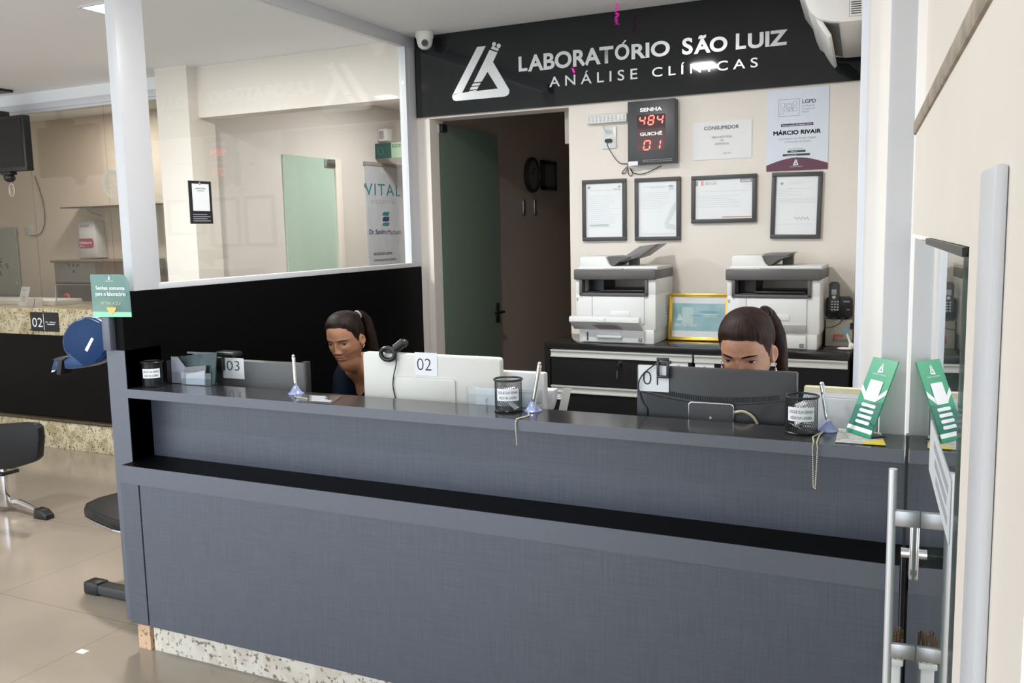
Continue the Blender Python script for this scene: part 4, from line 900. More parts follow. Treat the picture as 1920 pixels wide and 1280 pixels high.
g = G(); g.box(.0, wd, -.0012, .0, .010, .022); g.prism([(0, -.0012, .125), (.028, -.0012, .102), (.028, -.0012, .118), (0, -.0012, .142)], (0, .001, 0)); g.prism([(wd, -.0012, .125), (wd-.028, -.0012, .102), (wd-.028, -.0012, .118), (wd, -.0012, .142)], (0, .001, 0))
for k in range(4): g.prism(rrect(.024, wd-.022, .032+.0165*k, .0415+.0165*k, .0045, -.0012, 4), (0, .001, 0))
g.done('white_bands', whitep, t, M=MS)
G().prism(rrect(.026, wd-.026, .100, .160, .004, -.0022, 4), (0, .0015, 0)).done('code_card', whitep, t, M=MS)
g = G(); flask(g, wd*.5, .195, .0098, -.001); letter_bm(g, 'LABORATÓRIO', wd*.22, wd*.78, .176, .1795, -.0012, .0); done_raw_M = g
g.bm.transform(MS); done_raw(g, 'white_print', whitep, t)
G().prism([BLp+back*.012+Vector((0, 0, .0035)), BRp+back*.012+Vector((0, 0, .0035)), BRp+back*.05-Vector((.0, .0, -.0035)), BLp+back*.03+Vector((0, 0, .0035))], (0, 0, .003)).done('foot', black, t)
P = [at(*p, 'Z', ST+.0006) for p in ((1572, 803), (1566, 829), (1661, 835), (1652, 812))]
t = thing('leaflet', 'grey printed leaflet with a yellow corner under the green sign stand', 'leaflet', P[0])
G().prism(P, (0, 0, .0012)).done('sheet', mat('leaflet_grey', (.62, .62, .60), .5, var=.2, scale=60), t)
P2 = [at(*p, 'Z', ST+.0019) for p in ((1618, 828), (1617, 832), (1661, 835), (1656, 824))]; G().prism(P2, (0, 0, .0005)).done('yellow_corner', mat('yellow_print', (.72, .58, .03), .5), t)
# small stick leaning in the corner by the wall
g = G(); g.tube([at(1709, 815, 'Y', 2.66)+Vector((0, 0, -.0)), at(1711, 775, 'Y', 2.66), at(1707, 748, 'Y', 2.66)], [.004, .0045, .0035], 8)
g.bm.clear()

# ---------------------------------------------------------------- ticket dispenser on the end post
YD = 2.52
t = thing('ticket_dispenser', 'blue teardrop ticket dispenser fixed to the left end of the counter', 'ticket dispenser', (-2.99, YD, 1.26))
def dp(x, y): return at(60+x/6.095, 500+y/6.095, 'Y', YD)
bluep = mat('glossy_blue_plastic', (.002, .040, .140), .2, var=.02, coat=.15, spec=.35)
out = [(355, 1175), (270, 1150), (300, 1080), (400, 1065), (455, 1000), (420, 935), (425, 870), (340, 1000)]
out = [(360, 1180), (345, 1060), (400, 1030), (352, 960), (332, 850), (350, 760), (405, 670), (490, 605), (590, 575), (690, 585), (770, 620), (830, 680), (865, 760), (875, 860), (850, 960), (800, 1040), (720, 1110), (610, 1150)]
G().prism([dp(*p) for p in out], (0, .075, 0), .012, 3).done('housing', bluep, t)
G().prism([dp(p[0]+ (30 if p[0] < 600 else -6), p[1]+(12 if p[1] < 900 else -10))-Vector((0, .004, 0)) for p in out[3:]], (0, .01, 0), .004).done('side_plate', mat('deep_blue_plastic', (.002, .030, .110), .4, var=.02, spec=.2), t)
g = G(); g.prism([dp(*p)+Vector((0, .015, 0)) for p in ((180, 1190), (215, 1060), (300, 1035), (400, 1040), (380, 1075), (330, 1085), (300, 1110), (275, 1190))], (0, .04, 0), .004); g.done('nozzle', bluep, t)
g = G(); g.prism([dp(*p)-Vector((0, .002, 0)) for p in ((225, 1062), (300, 1030), (400, 1035), (345, 1075), (330, 1240), (280, 1230), (295, 1075))], (0, .06, 0), .003); g.done('cutter', black, t)
G().prism([dp(*p)+Vector((0, .02, 0)) for p in ((172, 1215), (195, 1140), (255, 1115), (275, 1140), (205, 1205))], (0, .0015, 0)).done('ticket', whitep, t)
G().prism([dp(*p)-Vector((0, .0055, 0)) for p in ((615, 948), (645, 968), (718, 822), (690, 806))], (0, .002, 0)).done('white_label', whitep, t)
g = G(); g.prism([dp(*p)+Vector((0, .02, 0)) for p in ((800, 645), (985, 630), (990, 920), (850, 925))], (0, .03, 0), .003)
for k in range(8): q = dp(880, 690+k*28); g.box(q.x-.008, q.x+.006, q.y-.004, q.y+.03, q.z-.0018, q.z+.0018)
g.done('bracket', black, t)
g = G(); rr = random.Random(8)
for k in range(7): q = dp(910+rr.uniform(-14, 30), 660+k*26); g.box(q.x-.004, q.x+.005, q.y+.013, q.y+.022, q.z-.004, q.z+.004)
g.done('glue_spots', mat('tan_glue', (.45, .36, .25), .6), t)
G().box(-2.99, -2.950, 2.488, 2.60, 1.2625, 1.40, .002).done('mount_block', lam, t)
# acrylic sign above
def sp(x, y, d=0): return at(60+x/6.095, 500+y/6.095, 'Y', 2.483+d)
t = thing('queue_sign', 'translucent green acrylic sign above the blue ticket dispenser', 'sign', sp(900, 570))
outl = [(700, 570), (662, 88), (1010, 86), (1060, 110), (1088, 160), (1105, 230), (1137, 572)]
G().prism([sp(*p) for p in outl], (0, .003, 0)).done('acrylic_sheet', glass('green_acrylic', (.80, .95, .92), gain=.7, haze=.5, hazecol=(.24, .42, .38)), t)
G().prism([sp(*p, -.001) for p in ((697, 512), (702, 573), (1138, 573), (1133, 518))], (0, .0008, 0)).done('light_band', mat('mint_print', (.32, .78, .50), .4), t)
G().prism([sp(*p, -.0022) for p in ((850, 462), (966, 464), (950, 505), (910, 548), (862, 495))], (0, .0008, 0)).done('yellow_arrow', mat('amber_print', (.80, .56, .12), .4), t)
def sw(g, s, p0, p1, bold=0, space=1): a = sp(*p0, -.0022); b = sp(*p1, -.0022); letter_bm(g, s, a.x, b.x, a.z, b.z, a.y, bold, space)
g = G(); sw(g, 'Senhas somente', (728, 262), (1055, 220), .02); sw(g, 'para o laboratório', (728, 330), (1068, 288), .02); a = sp(880, 128, -.0022); flask(g, a.x, a.z, .0058, a.y); sw(g, 'LABORATÓRIO', (840, 168), (925, 158)); done_raw(g, 'white_lettering', whitep, t)
g = G(); sw(g, 'RETIRE AQUI', (790, 430), (1010, 402), .01); done_raw(g, 'yellow_lettering', mat('olive_yellow_print', (.55, .55, .25), .5, var=0), t)
tag(G().box(-3.20, -3.155, 2.41, 2.44, .0002, .0016, M=None).done('paper_scrap', whitep), 'tiny white paper scrap on the beige floor tiles', 'paper')

# ---------------------------------------------------------------- glazed desk at the far left
GY = 4.93
t = thing('glazed_desk', 'granite and black office desk with glass screen up to the ceiling at far left', 'desk', (-7.4, GY, 0))
G().box(-9.9, -4.932, GY, 5.60, .935, 1.152, .003).done('granite_top', granite, t); G().box(-9.9, -4.932, GY+.01, GY+.05, .2505, .935).done('black_panel', mat('black_gloss_panel', (.003, .003, .003), .25, var=0, spec=.12), t)
G().box(-9.9, -4.932, GY-.02, GY+.08, 0, .225, .004).done('granite_base', granite, t); G().box(-9.9, -4.932, GY-.03, GY+.08, .2255, .25, .003).done('base_ledge', mat('brown_granite_ledge', (.10, .065, .035), .3, var=.3, scale=40), t)
g = G(); g.box(-9.9, -4.932, GY-.01, GY+.06, 2.695, 2.76, .003); g.box(-9.9, -4.932, GY-.025, GY+.06, 2.715, 2.765, .003); g.done('top_rail', alu, t)
struct(G().box(-9.9, -4.932, GY-.015, GY+.06, 2.766, HC).done('wall_bulkhead', ceil_m))
xs = [-9.9, -8.2, at(54, 300, 'Y', GY).x, at(200, 340, 'Y', GY).x, -4.932]
for a, b in zip(xs, xs[1:]): G().box(a+.002, b-.002, GY+.012, GY+.020, 1.153, 2.70).done('pane', desk_pane, t)
# frosted seal on the glass
c = at(211, 345, 'Y', GY+.008); t = thing('glass_seal', 'round frosted seal stuck on the glass above the far granite desk', 'sticker', c)
sealm = mat('pale_frost_print', (.62, .60, .52), .6, var=.1, scale=60)
g = G(); g.lathe([(.078, -.001), (.105, -.001), (.105, .001), (.078, .001), (.078, -.001)], M=Matrix.Translation(c) @ Matrix.Rotation(PI/2, 4, 'X'), n=40); g.lathe([(.060, -.001), (.070, -.001), (.070, .001), (.060, .001), (.060, -.001)], M=Matrix.Translation(c) @ Matrix.Rotation(PI/2, 4, 'X'), n=40); g.done('ring', sealm, t)
g = G(); g.prism([c+Vector(q) for q in ((-.028, 0, -.035), (.028, 0, -.035), (.034, 0, -.008), (.018, 0, -.012), (-.018, 0, -.012), (-.034, 0, -.008))], (0, .001, 0)); g.prism([c+Vector(q) for q in ((0, 0, .048), (.014, 0, .015), (.006, 0, -.002), (-.008, 0, -.002), (-.012, 0, .016))], (0, .001, 0)); g.done('flame', sealm, t)
# number plate
x0, x1, z0, z1 = span((59, 620), (108, 586), GY-.006)
t = thing('desk_plate', 'black desk plate reading 02 on the far granite counter front', 'plate', ((x0+x1)/2, GY, (z0+z1)/2))
G().box(x0, x1, GY-.006, GY-.001, z0, z1).done('plate', black, t)
w = x1-x0; g = G(); letter_bm(g, '02', x0+w*.06, x0+w*.43, z0+.035, z0+.108, GY-.0066, 0); letter_bm(g, 'Dr. Gilson', x0+w*.55, x0+w*.90, z0+.070, z0+.084, GY-.0066, .01); g.box(x0+w*.47, x0+w*.485, GY-.0068, GY-.005, z0+.012, z1-.012); g.box(x0+w*.60, x0+w*.86, GY-.0068, GY-.005, z0+.056, z0+.061); done_raw(g, 'lettering', whitep, t)
# on the granite top behind the glass
x0, x1, z0, z1 = span((33, 572), (50, 538), 5.02); DT = 1.153
t = thing('desk_card_stand', 'white upright card stand on the far granite desk', 'card stand', ((x0+x1)/2, 5.02, DT)); g = G(); g.prism([(x0, 5.02, DT), (x1-.03, 5.02, DT), (x1, 5.05, z1), (x0+.03, 5.05, z1)], (0, .004, 0)); g.box(x0, x1-.02, 5.02, 5.09, DT, DT+.004); g.done('card', whitep, t)
g = G(); [g.prism([(x0+.045, 5.02+.0265*k_-.0006, DT+.15*k_), (x1-.045, 5.02+.0265*k_-.0006, DT+.15*k_), (x1-.045, 5.0205+.0265*k_, DT+.15*k_+.006), (x0+.045, 5.0205+.0265*k_, DT+.15*k_+.006)], (0, .0004, 0)) for k_ in (.3, .42, .54, .9)]; g.done('print', greyink, t)
x0, x1, z0, z1 = span((48, 574), (67, 560), 5.0); t = thing('small_card_box', 'small white open card box beside the upright card stand on the far desk', 'box', ((x0+x1)/2, 5.0, DT)); G().prism([(x0, 5.0, DT), (x1, 5.0, DT), (x1, 5.0, z1+.01), (x0+.03, 5.0, z1)], (0, .06, 0), .002).done('box', white, t)
g = G(); g.prism([(x1-.035, 4.999, DT+.002), (x1-.028, 4.999, DT+.002), (x1-.005, 4.999, z1), (x1-.012, 4.999, z1)], (0, .002, 0)); g.done('slit', ink, t)
x0, x1 = at(0, 562, 'Y', 5.12).x-.4, at(101, 577, 'Y', 5.12).x
tag(G().box(x0, x1, 5.12, 5.40, DT, DT+.045, .004).done('white_keyboard_tray', white), 'long flat white tray on the far granite desk', 'tray')
x0, x1 = at(103, 533, 'Y', 5.1).x, at(172, 533, 'Y', 5.1).x; z1 = at(103, 533, 'Y', 5.1).z
t = thing('acrylic_screen', 'thin clear acrylic guard with metal rim on the far granite desk', 'screen', ((x0+x1)/2, 5.1, DT)); G().tube([(x0, 5.1, DT), (x0, 5.1, z1-.012), (x0+.012, 5.1, z1), (x1, 5.1, z1)], .004, 8).done('rim', steel, t); G().box(x0+.002, x1, 5.098, 5.102, DT, z1-.003).done('sheet', clear, t)
# inside the office
YO = 6.1
x0, x1, z0, z1 = span((105, 578), (245, 487), 5.7)
t = thing('office_cabinet', 'grey and brown office cabinet behind the far glass screen', 'cabinet', ((x0+x1)/2, 5.8, 0))
bw = wood_mat('brown_wood_panel', (.22, .155, .10), (.15, .10, .065))
G().box(x0, x1, 5.72, 6.08, 0, z1-.02).done('body', bw, t); G().box(x0-.03, x1, 5.70, 6.09, z1-.02, z1, .003).done('top', bw, t); xg = at(180, 500, 'Y', 5.72).x
G().box(x0+.02, xg, 5.712, 5.722, z1-.20, z1-.025).done('grey_door', mat('cabinet_grey', (.20, .195, .18), .4), t); G().box(x0+.02, xg, 5.716, 5.7205, 0.9, z1-.205).done('open_bay', mat('bay_dark', (.02, .015, .012), .6), t)
g = G()
for px in ((129, 497), (137, 497), (145, 497), (138, 509)): c = at(*px, 'Y', 5.71); g.cyl(c, c+Vector((0, .004, 0)), .014, n=16)
g.done('dot_holes', ink, t)
x0, x1, z0, z1 = span((150, 545), (163, 527), 5.68); t = thing('red_tape_roll', 'small red tape roll on the far office desk', 'tape', ((x0+x1)/2, 5.66, DT)); g = G(); c = Vector(((x0+x1)/2, 5.50, DT+.04)); g.tube([c+Vector((.026*math.cos(2*PI*k/24), 0, .026*math.sin(2*PI*k/24))) for k in range(24)], .013, 8, closed=True); g.done('roll', mat('red_plastic', (.65, .02, .03)), t)
x0, x1, z0, z1 = span((148, 484), (180, 413), YO-.12)
t = thing('soap_dispenser', 'white wall dispenser with a pink label inside the far glazed office', 'dispenser', ((x0+x1)/2, YO, (z0+z1)/2)); yd = YO-.12
G().prism([(x0+.01, yd, z0), (x1-.01, yd, z0), (x1-.03, yd, z1), (x0+.03, yd, z1)], (0, .119, 0), .008).done('body', mat('office_white', (.62, .63, .62), .4), t)
lb = G().prism(rrect(x0+.015, x1-.055, z0+.095, z0+.185, .03, yd-.002), (0, .003, 0)).done('label', mat('pink_print', (.42, .06, .14), .4), t)
g = G(); letter_bm(g, 'Iddera', x0+.028, x1-.075, z0+.135, z0+.160, yd-.0026, .01); letter_bm(g, 'flex', x0+.03, x0+.085, z0+.108, z0+.122, yd-.0026, .01); done_raw(g, 'label_lettering', whitep, lb)
G().box(x0+.05, x1-.10, yd-.002, yd+.002, z1-.06, z1-.035).done('window', greyink, t)
a = at(115, 391, 'Y', YO-.2); b = at(330, 380, 'Y', YO-.2)
t = thing('glass_shelf', 'dark thin glass shelf on brackets on the wall of the far office', 'shelf', ((a.x+b.x)/2, YO, a.z)); G().box(a.x, b.x+.1, YO-.21, YO-.001, a.z, a.z+.010).done('shelf_board', mat('dark_glass_edge', (.05, .055, .05), .15), t)
for px in (155, 230, 312):
    c = at(px, 395, 'Y', YO-.2); g = G(); g.tube([(c.x, YO-.17, a.z-.003), (c.x+.02, YO-.12, a.z-.05), (c.x+.05, YO-.005, a.z-.085)], .006, 6); g.box(c.x, c.x+.12, YO-.19, YO-.17, a.z-.008, a.z); g.done('bracket', steel, t)
x0, x1, z0, z1 = span((50, 441), (62, 421), YO); tag(G().box(x0, x1, YO-.012, YO-.001, z0, z1, .003).done('office_switch', mat('pale_green_plate', (.55, .60, .53), .4)), 'pale wall switch plate with a cable loop in the far office', 'switch')
g = G(); wire(g, [(65, 330), (75, 358), (82, 385), (84, 415), (78, 435), (68, 441), (58, 441)], YO-.012, .004); tag(g.done('office_cable', dgrey), 'thin looping cable on the wall of the far office', 'cable')
x0, x1, z0, z1 = span((226, 436), (244, 411), YO); tag(G().box(x0, x1, YO-.012, YO-.001, z0, z1, .003).done('notice_plate', mat('pale_blue_plate', (.50, .58, .56), .4)), 'small pale blue notice plate on the far office wall beside the white post', 'notice')
x0, x1, z0, z1 = span((-40, 560), (33, 427), YO); t = thing('office_board', 'pale glass board with dark letters cut off by the left picture edge', 'board', ((x0+x1)/2, YO, (z0+z1)/2)); x0 = max(x0, -9.88)
G().box(x0, x1, YO-.03, YO-.02, z0+.05, z1).done('board', mat('board_grey_green', (.36, .39, .35), .25), t); g = G()
for px in ((29, 439), (32, 530)): c = at(*px, 'Y', YO-.03); g.cyl(c, c+Vector((0, .029, 0)), .012)
g.done('fixing', steel, t)
g = G()
for s, px in (('S', (0, 493)), ('A S', (2, 503)), ('R', (1, 517))): c = at(*px, 'Y', YO-.031); letter_bm(g, s, c.x-.05, c.x+.04*len(s), c.z, c.z+.05, YO-.0308, .01)
done_raw(g, 'lettering', ink, t)
# television
x0, x1, z0, z1 = span((-30, 325), (42, 214.5), 4.60)
t = thing('television', 'black flat television hanging from the ceiling at the far left edge', 'television', ((x0+x1)/2, 4.6, z1)); G().box(x0-.2, x1, 4.60, 4.66, z0, z1, .006).done('case', black, t); G().box(x0-.19, x1-.025, 4.597, 4.601, z0+.03, z1-.02).done('screen', mat('screen_black', (.006, .006, .007), .08, var=0), t)
c = at(5, 205, 'Y', 4.66); g = G(); g.box(c.x-.22, c.x+.02, 4.62, 4.70, z1, z1+.05, .005); g.cyl((c.x-.1, 4.66, z1+.03), (c.x-.1, 4.66, HC), .025); g.box(c.x-.20, c.x, 4.56, 4.76, HC-.02, HC-.001); g.done('ceiling_mount', black, t)
c = at(18, 333, 'Y', 4.63); t2 = thing('hanging_ornament', 'small black ball with a clear ring hanging under the television', 'ornament', c); g = G(); g.sphere(c, (.042, .042, .036)); g.box(c.x-.06, c.x+.05, 4.60, 4.66, c.z+.02, z0, .003); g.done('ball', black, t2); q = c+Vector((.012, 0, -.095)); g = G(); g.tube([q+Vector((.030*math.cos(2*PI*k/28), 0, .046*math.sin(2*PI*k/28))) for k in range(28)], .003, 6, closed=True); g.tube([q+Vector((.018*math.cos(2*PI*k/20), 0, .02*math.sin(2*PI*k/20))) for k in range(20)], .002, 6, closed=True); g.tube([c, q+Vector((0, 0, .046))], .002, 5); g.done('ring', mat('pale_wire', (.6, .56, .48), .3), t2)

# ---------------------------------------------------------------- side hall behind the partition glass
HX = -4.698
def hp(x, y, d=0): return at(x, y, 'X', HX+.004+d)
a, b = hp(529, 289), hp(624, 300)
t = thing('frosted_hall_door', 'pale green frosted glass door in the side hall, seen through the partition glass', 'door', (HX, (a.y+b.y)/2, 0))
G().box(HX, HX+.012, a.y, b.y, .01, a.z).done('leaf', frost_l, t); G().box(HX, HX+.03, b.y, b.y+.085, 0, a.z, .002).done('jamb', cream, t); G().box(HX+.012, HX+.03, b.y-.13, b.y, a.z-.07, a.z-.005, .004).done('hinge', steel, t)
a, b = hp(684, 309), hp(752, 316); b = Vector((b.x, 7.55, b.z))
t = thing('clinic_door', 'grey white door with printed clinic lettering deep in the side hall', 'door', (HX, (a.y+b.y)/2, 0))
G().box(HX, HX+.012, a.y, b.y, .01, a.z).done('leaf', mat('cool_grey_film', (.56, .58, .63), .4), t); G().box(HX, HX+.022, a.y-.02, b.y+.02, a.z, a.z+.03).done('lintel', mat('lintel_grey', (.35, .32, .30), .5), t)
MH = Matrix.Translation((HX+.0135, 0, 0)) @ Matrix.Rotation(PI/2, 4, 'Z')
def hw_(g, s, p0, p1, bold=0, space=1):
    c0, c1 = at(*p0, 'X', HX+.0135), at(*p1, 'X', HX+.0135); letter_bm(g, s, c0.y, c1.y, c0.z, c1.z, 0, bold, space, M=MH)
def q5(x, y): return (660+x/4.414, 220+y/4.414)
teal = mat('teal_letters', (.03, .22, .21), .5, var=0); navy = mat('navy_letters', (.03, .05, .13), .5, var=0)
g = G(); hw_(g, 'VITAL', q5(108, 640), q5(400, 562), .0, 1.15); done_raw(g, 'heading', teal, t)
g = G(); hw_(g, 'DIGESTIVA', q5(158, 712), q5(352, 690), 0, 1.3); done_raw(g, 'subheading', greyink, t)
g = G(); hw_(g, 'Dr. Sandro', q5(145, 968), q5(285, 925), .02); hw_(g, 'Machado', q5(295, 968), q5(408, 928)); hw_(g, 'ENDOSCOPIA', q5(182, 1142), q5(335, 1112), .02); hw_(g, 'COLONOSCOPIA', q5(182, 1192), q5(368, 1163), .02); hw_(g, 'CIRURGIA GERAL', q5(186, 1235), q5(370, 1209), .02); done_raw(g, 'lettering', navy, t)
g = G()
for k, (za, zb_, m_) in enumerate(((782, 815, teal), (822, 862, navy), (870, 900, teal))):
    P = [at(*q5(x, y), 'X', HX+.0128) for x, y in ((252, zb_-4), (256, za+6), (268, za), (310, za), (306, zb_-8), (296, zb_))]; gg = G(); gg.prism(P, (.0006, 0, 0)); gg.done(('upper_mark', 'middle_mark', 'lower_mark')[k], m_, t)
c = hp(725, 282); t = thing('room_sign', 'green room sign sticking out from the hall wall above the clinic door', 'sign', (HX, 7.0, 2.45))
a, b = at(717, 297, 'Y', 7.0), at(753, 266, 'Y', 7.0); am = at(734, 280, 'Y', 7.0).x
G().box(HX+.001, am, 6.996, 7.004, a.z, b.z).done('dark_half', mat('dark_green_print', (.03, .09, .07), .4), t); G().box(am, b.x+.25, 6.996, 7.004, a.z, b.z).done('light_half', mat('light_green_print', (.42, .58, .42), .4), t)
g = G(); letter_bm(g, 'CONSULTÓRIO', am+.01, am+.36, a.z+.09, a.z+.118, 6.995, .01); letter_bm(g, '20', am+.17, am+.24, a.z+.03, a.z+.058, 6.995, .01); done_raw(g, 'lettering', ink, t)
G().tube([(HX+.06+.028*math.cos(2*PI*k/24), 6.9955, (a.z+b.z)/2+.035*math.sin(2*PI*k/24)) for k in range(24)], .003, 5, closed=True).done('ring_mark', teal, t)
a, b = at(719, 265, 'Y', 7.06), at(742, 244, 'Y', 7.06); t = thing('hall_lamp', 'small white wall lamp box above the green room sign in the hall', 'wall lamp', (HX, 7.06, a.z))
G().box(HX+.001, HX+.10, 7.04, 7.14, a.z, b.z+.02, .006).done('lamp_case', white, t); G().box(HX+.02, HX+.07, 7.036, 7.042, a.z+.02, b.z).done('lamp_face', mat('lamp_grey', (.42, .42, .42), .3), t)

# ---------------------------------------------------------------- waiting chairs
seatm = mat('black_vinyl', (.010, .010, .011), .42, var=.05, spec=.25)
t = thing('waiting_chair', 'black waiting chair on a chrome post and curved foot at the left edge', 'chair', (-5.3, 3.6, 0), 'waiting chairs')
Yc = 3.30; P = [at(*p, 'Y', Yc) for p in ((-60, 800), (-2, 797), (40, 794), (62, 795), (70, 802), (73, 822), (70, 860), (62, 867), (20, 880), (-60, 884))]
G().prism(P, (-.02, .06, 0), .012, 3).done('backrest', seatm, t)
xc = at(14, 940, 'Y', 3.62).x
G().box(P[0].x-.15, at(-5, 850, 'Y', 3.7).x, 3.36, 3.72, .40, .45, .015).done('seat', seatm, t)
G().box(xc-.05, xc+.05, 3.34, 3.50, .29, .40, .01).box(xc-.055, xc+.058, 3.56, 3.68, .24, .262, .004).done('joint', black, t)
G().box(xc-.045, xc+.045, 3.58, 3.66, .03, .40, .008).done('post', chrome, t)
f0 = at(80, 962, 'Z', .03)
G().tube([(xc-.35, 3.64, .035), (xc-.12, 3.63, .060), (xc, 3.62, .065), (xc+.12, 3.63, .060), (f0.x, f0.y, .038)], [.018, .020, .022, .020, .016], 10).done('foot_arc', chrome, t)
G().prism([(f0.x-.05, f0.y-.03, 0), (f0.x+.07, f0.y-.03, 0), (f0.x+.065, f0.y-.03, .03), (f0.x+.02, f0.y-.03, .058), (f0.x-.04, f0.y-.03, .062)], (0, .06, 0), .005).done('foot_cap', black, t)
t = thing('waiting_chair', 'black seat on a dark T-shaped foot half hidden behind the counter end', 'chair', (-3.35, 2.95, 0), 'waiting chairs')
S = [(-3.69, 2.90), (-3.71, 2.99), (-3.69, 3.10), (-3.62, 3.20), (-3.50, 3.25), (-3.20, 3.25), (-3.12, 3.18), (-3.12, 2.80), (-3.20, 2.74), (-3.34, 2.75), (-3.52, 2.80), (-3.63, 2.84)]
G().prism([(x, y, .40) for x, y in S], (0, 0, .045), .016, 3).done('seat', seatm, t)
G().prism([(x*1+(.0), y, .388) for x, y in S], (0, 0, .014), .003).done('seat_rim', steel, t)
G().box(-3.41, -3.34, 2.80, 2.90, .372, .388).box(-3.36, -3.31, 2.82, 2.88, .06, .388, .004).done('post', dgrey, t)
f0 = at(180, 1106, 'Z', .03)
G().box(-3.62, -3.02, 2.86, 2.925, .01, .055, .006).done('foot_beam', dgrey, t); G().box(-3.70, -3.60, 2.855, 2.93, 0, .062, .012, 3).done('foot_cap', black, t)
# ---------------------------------------------------------------- people
def ss(a, b, x):
    t = min(1, max(0, (x-a)/(b-a))); return t*t*(3-2*t)
CTRL = [(.119,.003,-.004,.016),(.1165,.022,-.022,.036),(.110,.038,-.041,.056),(.099,.052,-.060,.074),(.080,.0635,-.079,.090),(.055,.0700,-.0895,.098),(.025,.0725,-.0930,.101),(0,.0715,-.0915,.099),
        (-.020,.0695,-.0890,.094),(-.045,.0660,-.0870,.083),(-.066,.0575,-.0845,.070),(-.082,.0520,-.0825,.062),(-.094,.0480,-.0790,.058),(-.104,.0460,-.072,.056),(-.112,.0455,-.060,.055),(-.124,.0455,-.048,.055),(-.142,.047,-.044,.058),
        (-.156,.055,-.046,.064),(-.169,.084,-.052,.073),(-.182,.124,-.060,.082),(-.202,.154,-.069,.088),(-.242,.168,-.083,.092),(-.330,.168,-.100,.094),(-.390,.160,-.116,.092),(-.460,.148,-.112,.088),(-.550,.138,-.100,.084),(-.650,.152,-.100,.095),(-.740,.172,-.105,.115),(-.775,.150,-.09,.10)]
def ringpar(z):
    C_ = CTRL
    if z >= C_[0][0]: return C_[0][1:]
    for i in range(len(C_)-1):
        a, b = C_[i], C_[i+1]
        if a[0] >= z >= b[0]:
            p = C_[max(i-1, 0)]; q = C_[min(i+2, len(C_)-1)]; u = (a[0]-z)/(a[0]-b[0]); r = []
            for k in (1, 2, 3):
                h = a[0]-b[0]; m0 = (b[k]-p[k])/max(p[0]-b[0], 1e-6)*h if i > 0 else (b[k]-a[k]); m1 = (q[k]-a[k])/max(a[0]-q[0], 1e-6)*h
                r.append((2*u**3-3*u*u+1)*a[k]+(u**3-2*u*u+u)*m0+(-2*u**3+3*u*u)*b[k]+(u**3-u*u)*m1)
            return r
    return C_[-1][1:]
def gs(x, s): return math.exp(-(x/s)**2)
def face_disp(x, z):
    ax = abs(x); d = 0
    t = (.014-z)/.058
    if 0 < t < 1.15:
        h = (.0035+.0175*min(t, .88)**1.25)*(1-ss(.86, 1.10, t)); d += 1.12*h*gs(x, .0066+.0062*t)*ss(0, .12, t)
    d += .0080*gs(ax-.0125, .0060)*gs(z+.0415, .0066)
    d -= .0092*gs(ax-.031, .0175)*gs(z-.003, .0125); d -= .0035*gs(ax-.0165, .007)*gs(z-.006, .010)
    d += .0042*gs(ax-.028, .022)*gs(z-.0215, .0075); d += .0055*gs(ax-.044, .018)*gs(z+.022, .017)
    d += .0068*gs(x, .0185)*gs(z+.0632, .0045)*(1-.25*gs(x, .003)); d += .0085*gs(x, .0165)*gs(z+.0748, .0052); d -= .0042*gs(x, .023)*gs(z+.0690, .0017)
    d -= .0040*gs(x, .022)*gs(z+.0860, .0055); d += .0050*gs(x, .017)*gs(z+.0965, .0095); d -= .0012*gs(x, .003)*gs(z+.0555, .005); d -= .0022*gs(ax-.027, .006)*gs(z+.069, .006)
    return d
def ringpt(az, z, off=0, face=True):
    """az: 0 = face, positive towards +x, in radians"""
    w, f, b = ringpar(z); yc = (f+b)*.5*ss(-.30, -.2, z)+.0
    if z < -.13: yc = (f+b)/2
    else: yc = .012
    s, c = math.sin(az), math.cos(az)
    front = c > 0; e = (.92+.20*ss(-.045, -.10, z)*ss(-.135, -.115, z)) if front else .95
    x = (w+off)*math.copysign(abs(s)**e, s); y = yc-((yc-f)+off)*c if front else yc+((b-yc)+off)*(-c)
    if front and face and -.125 < z < .05: y -= face_disp(x, z)*ss(.05, .35, c)
    return Vector((x, y, z))
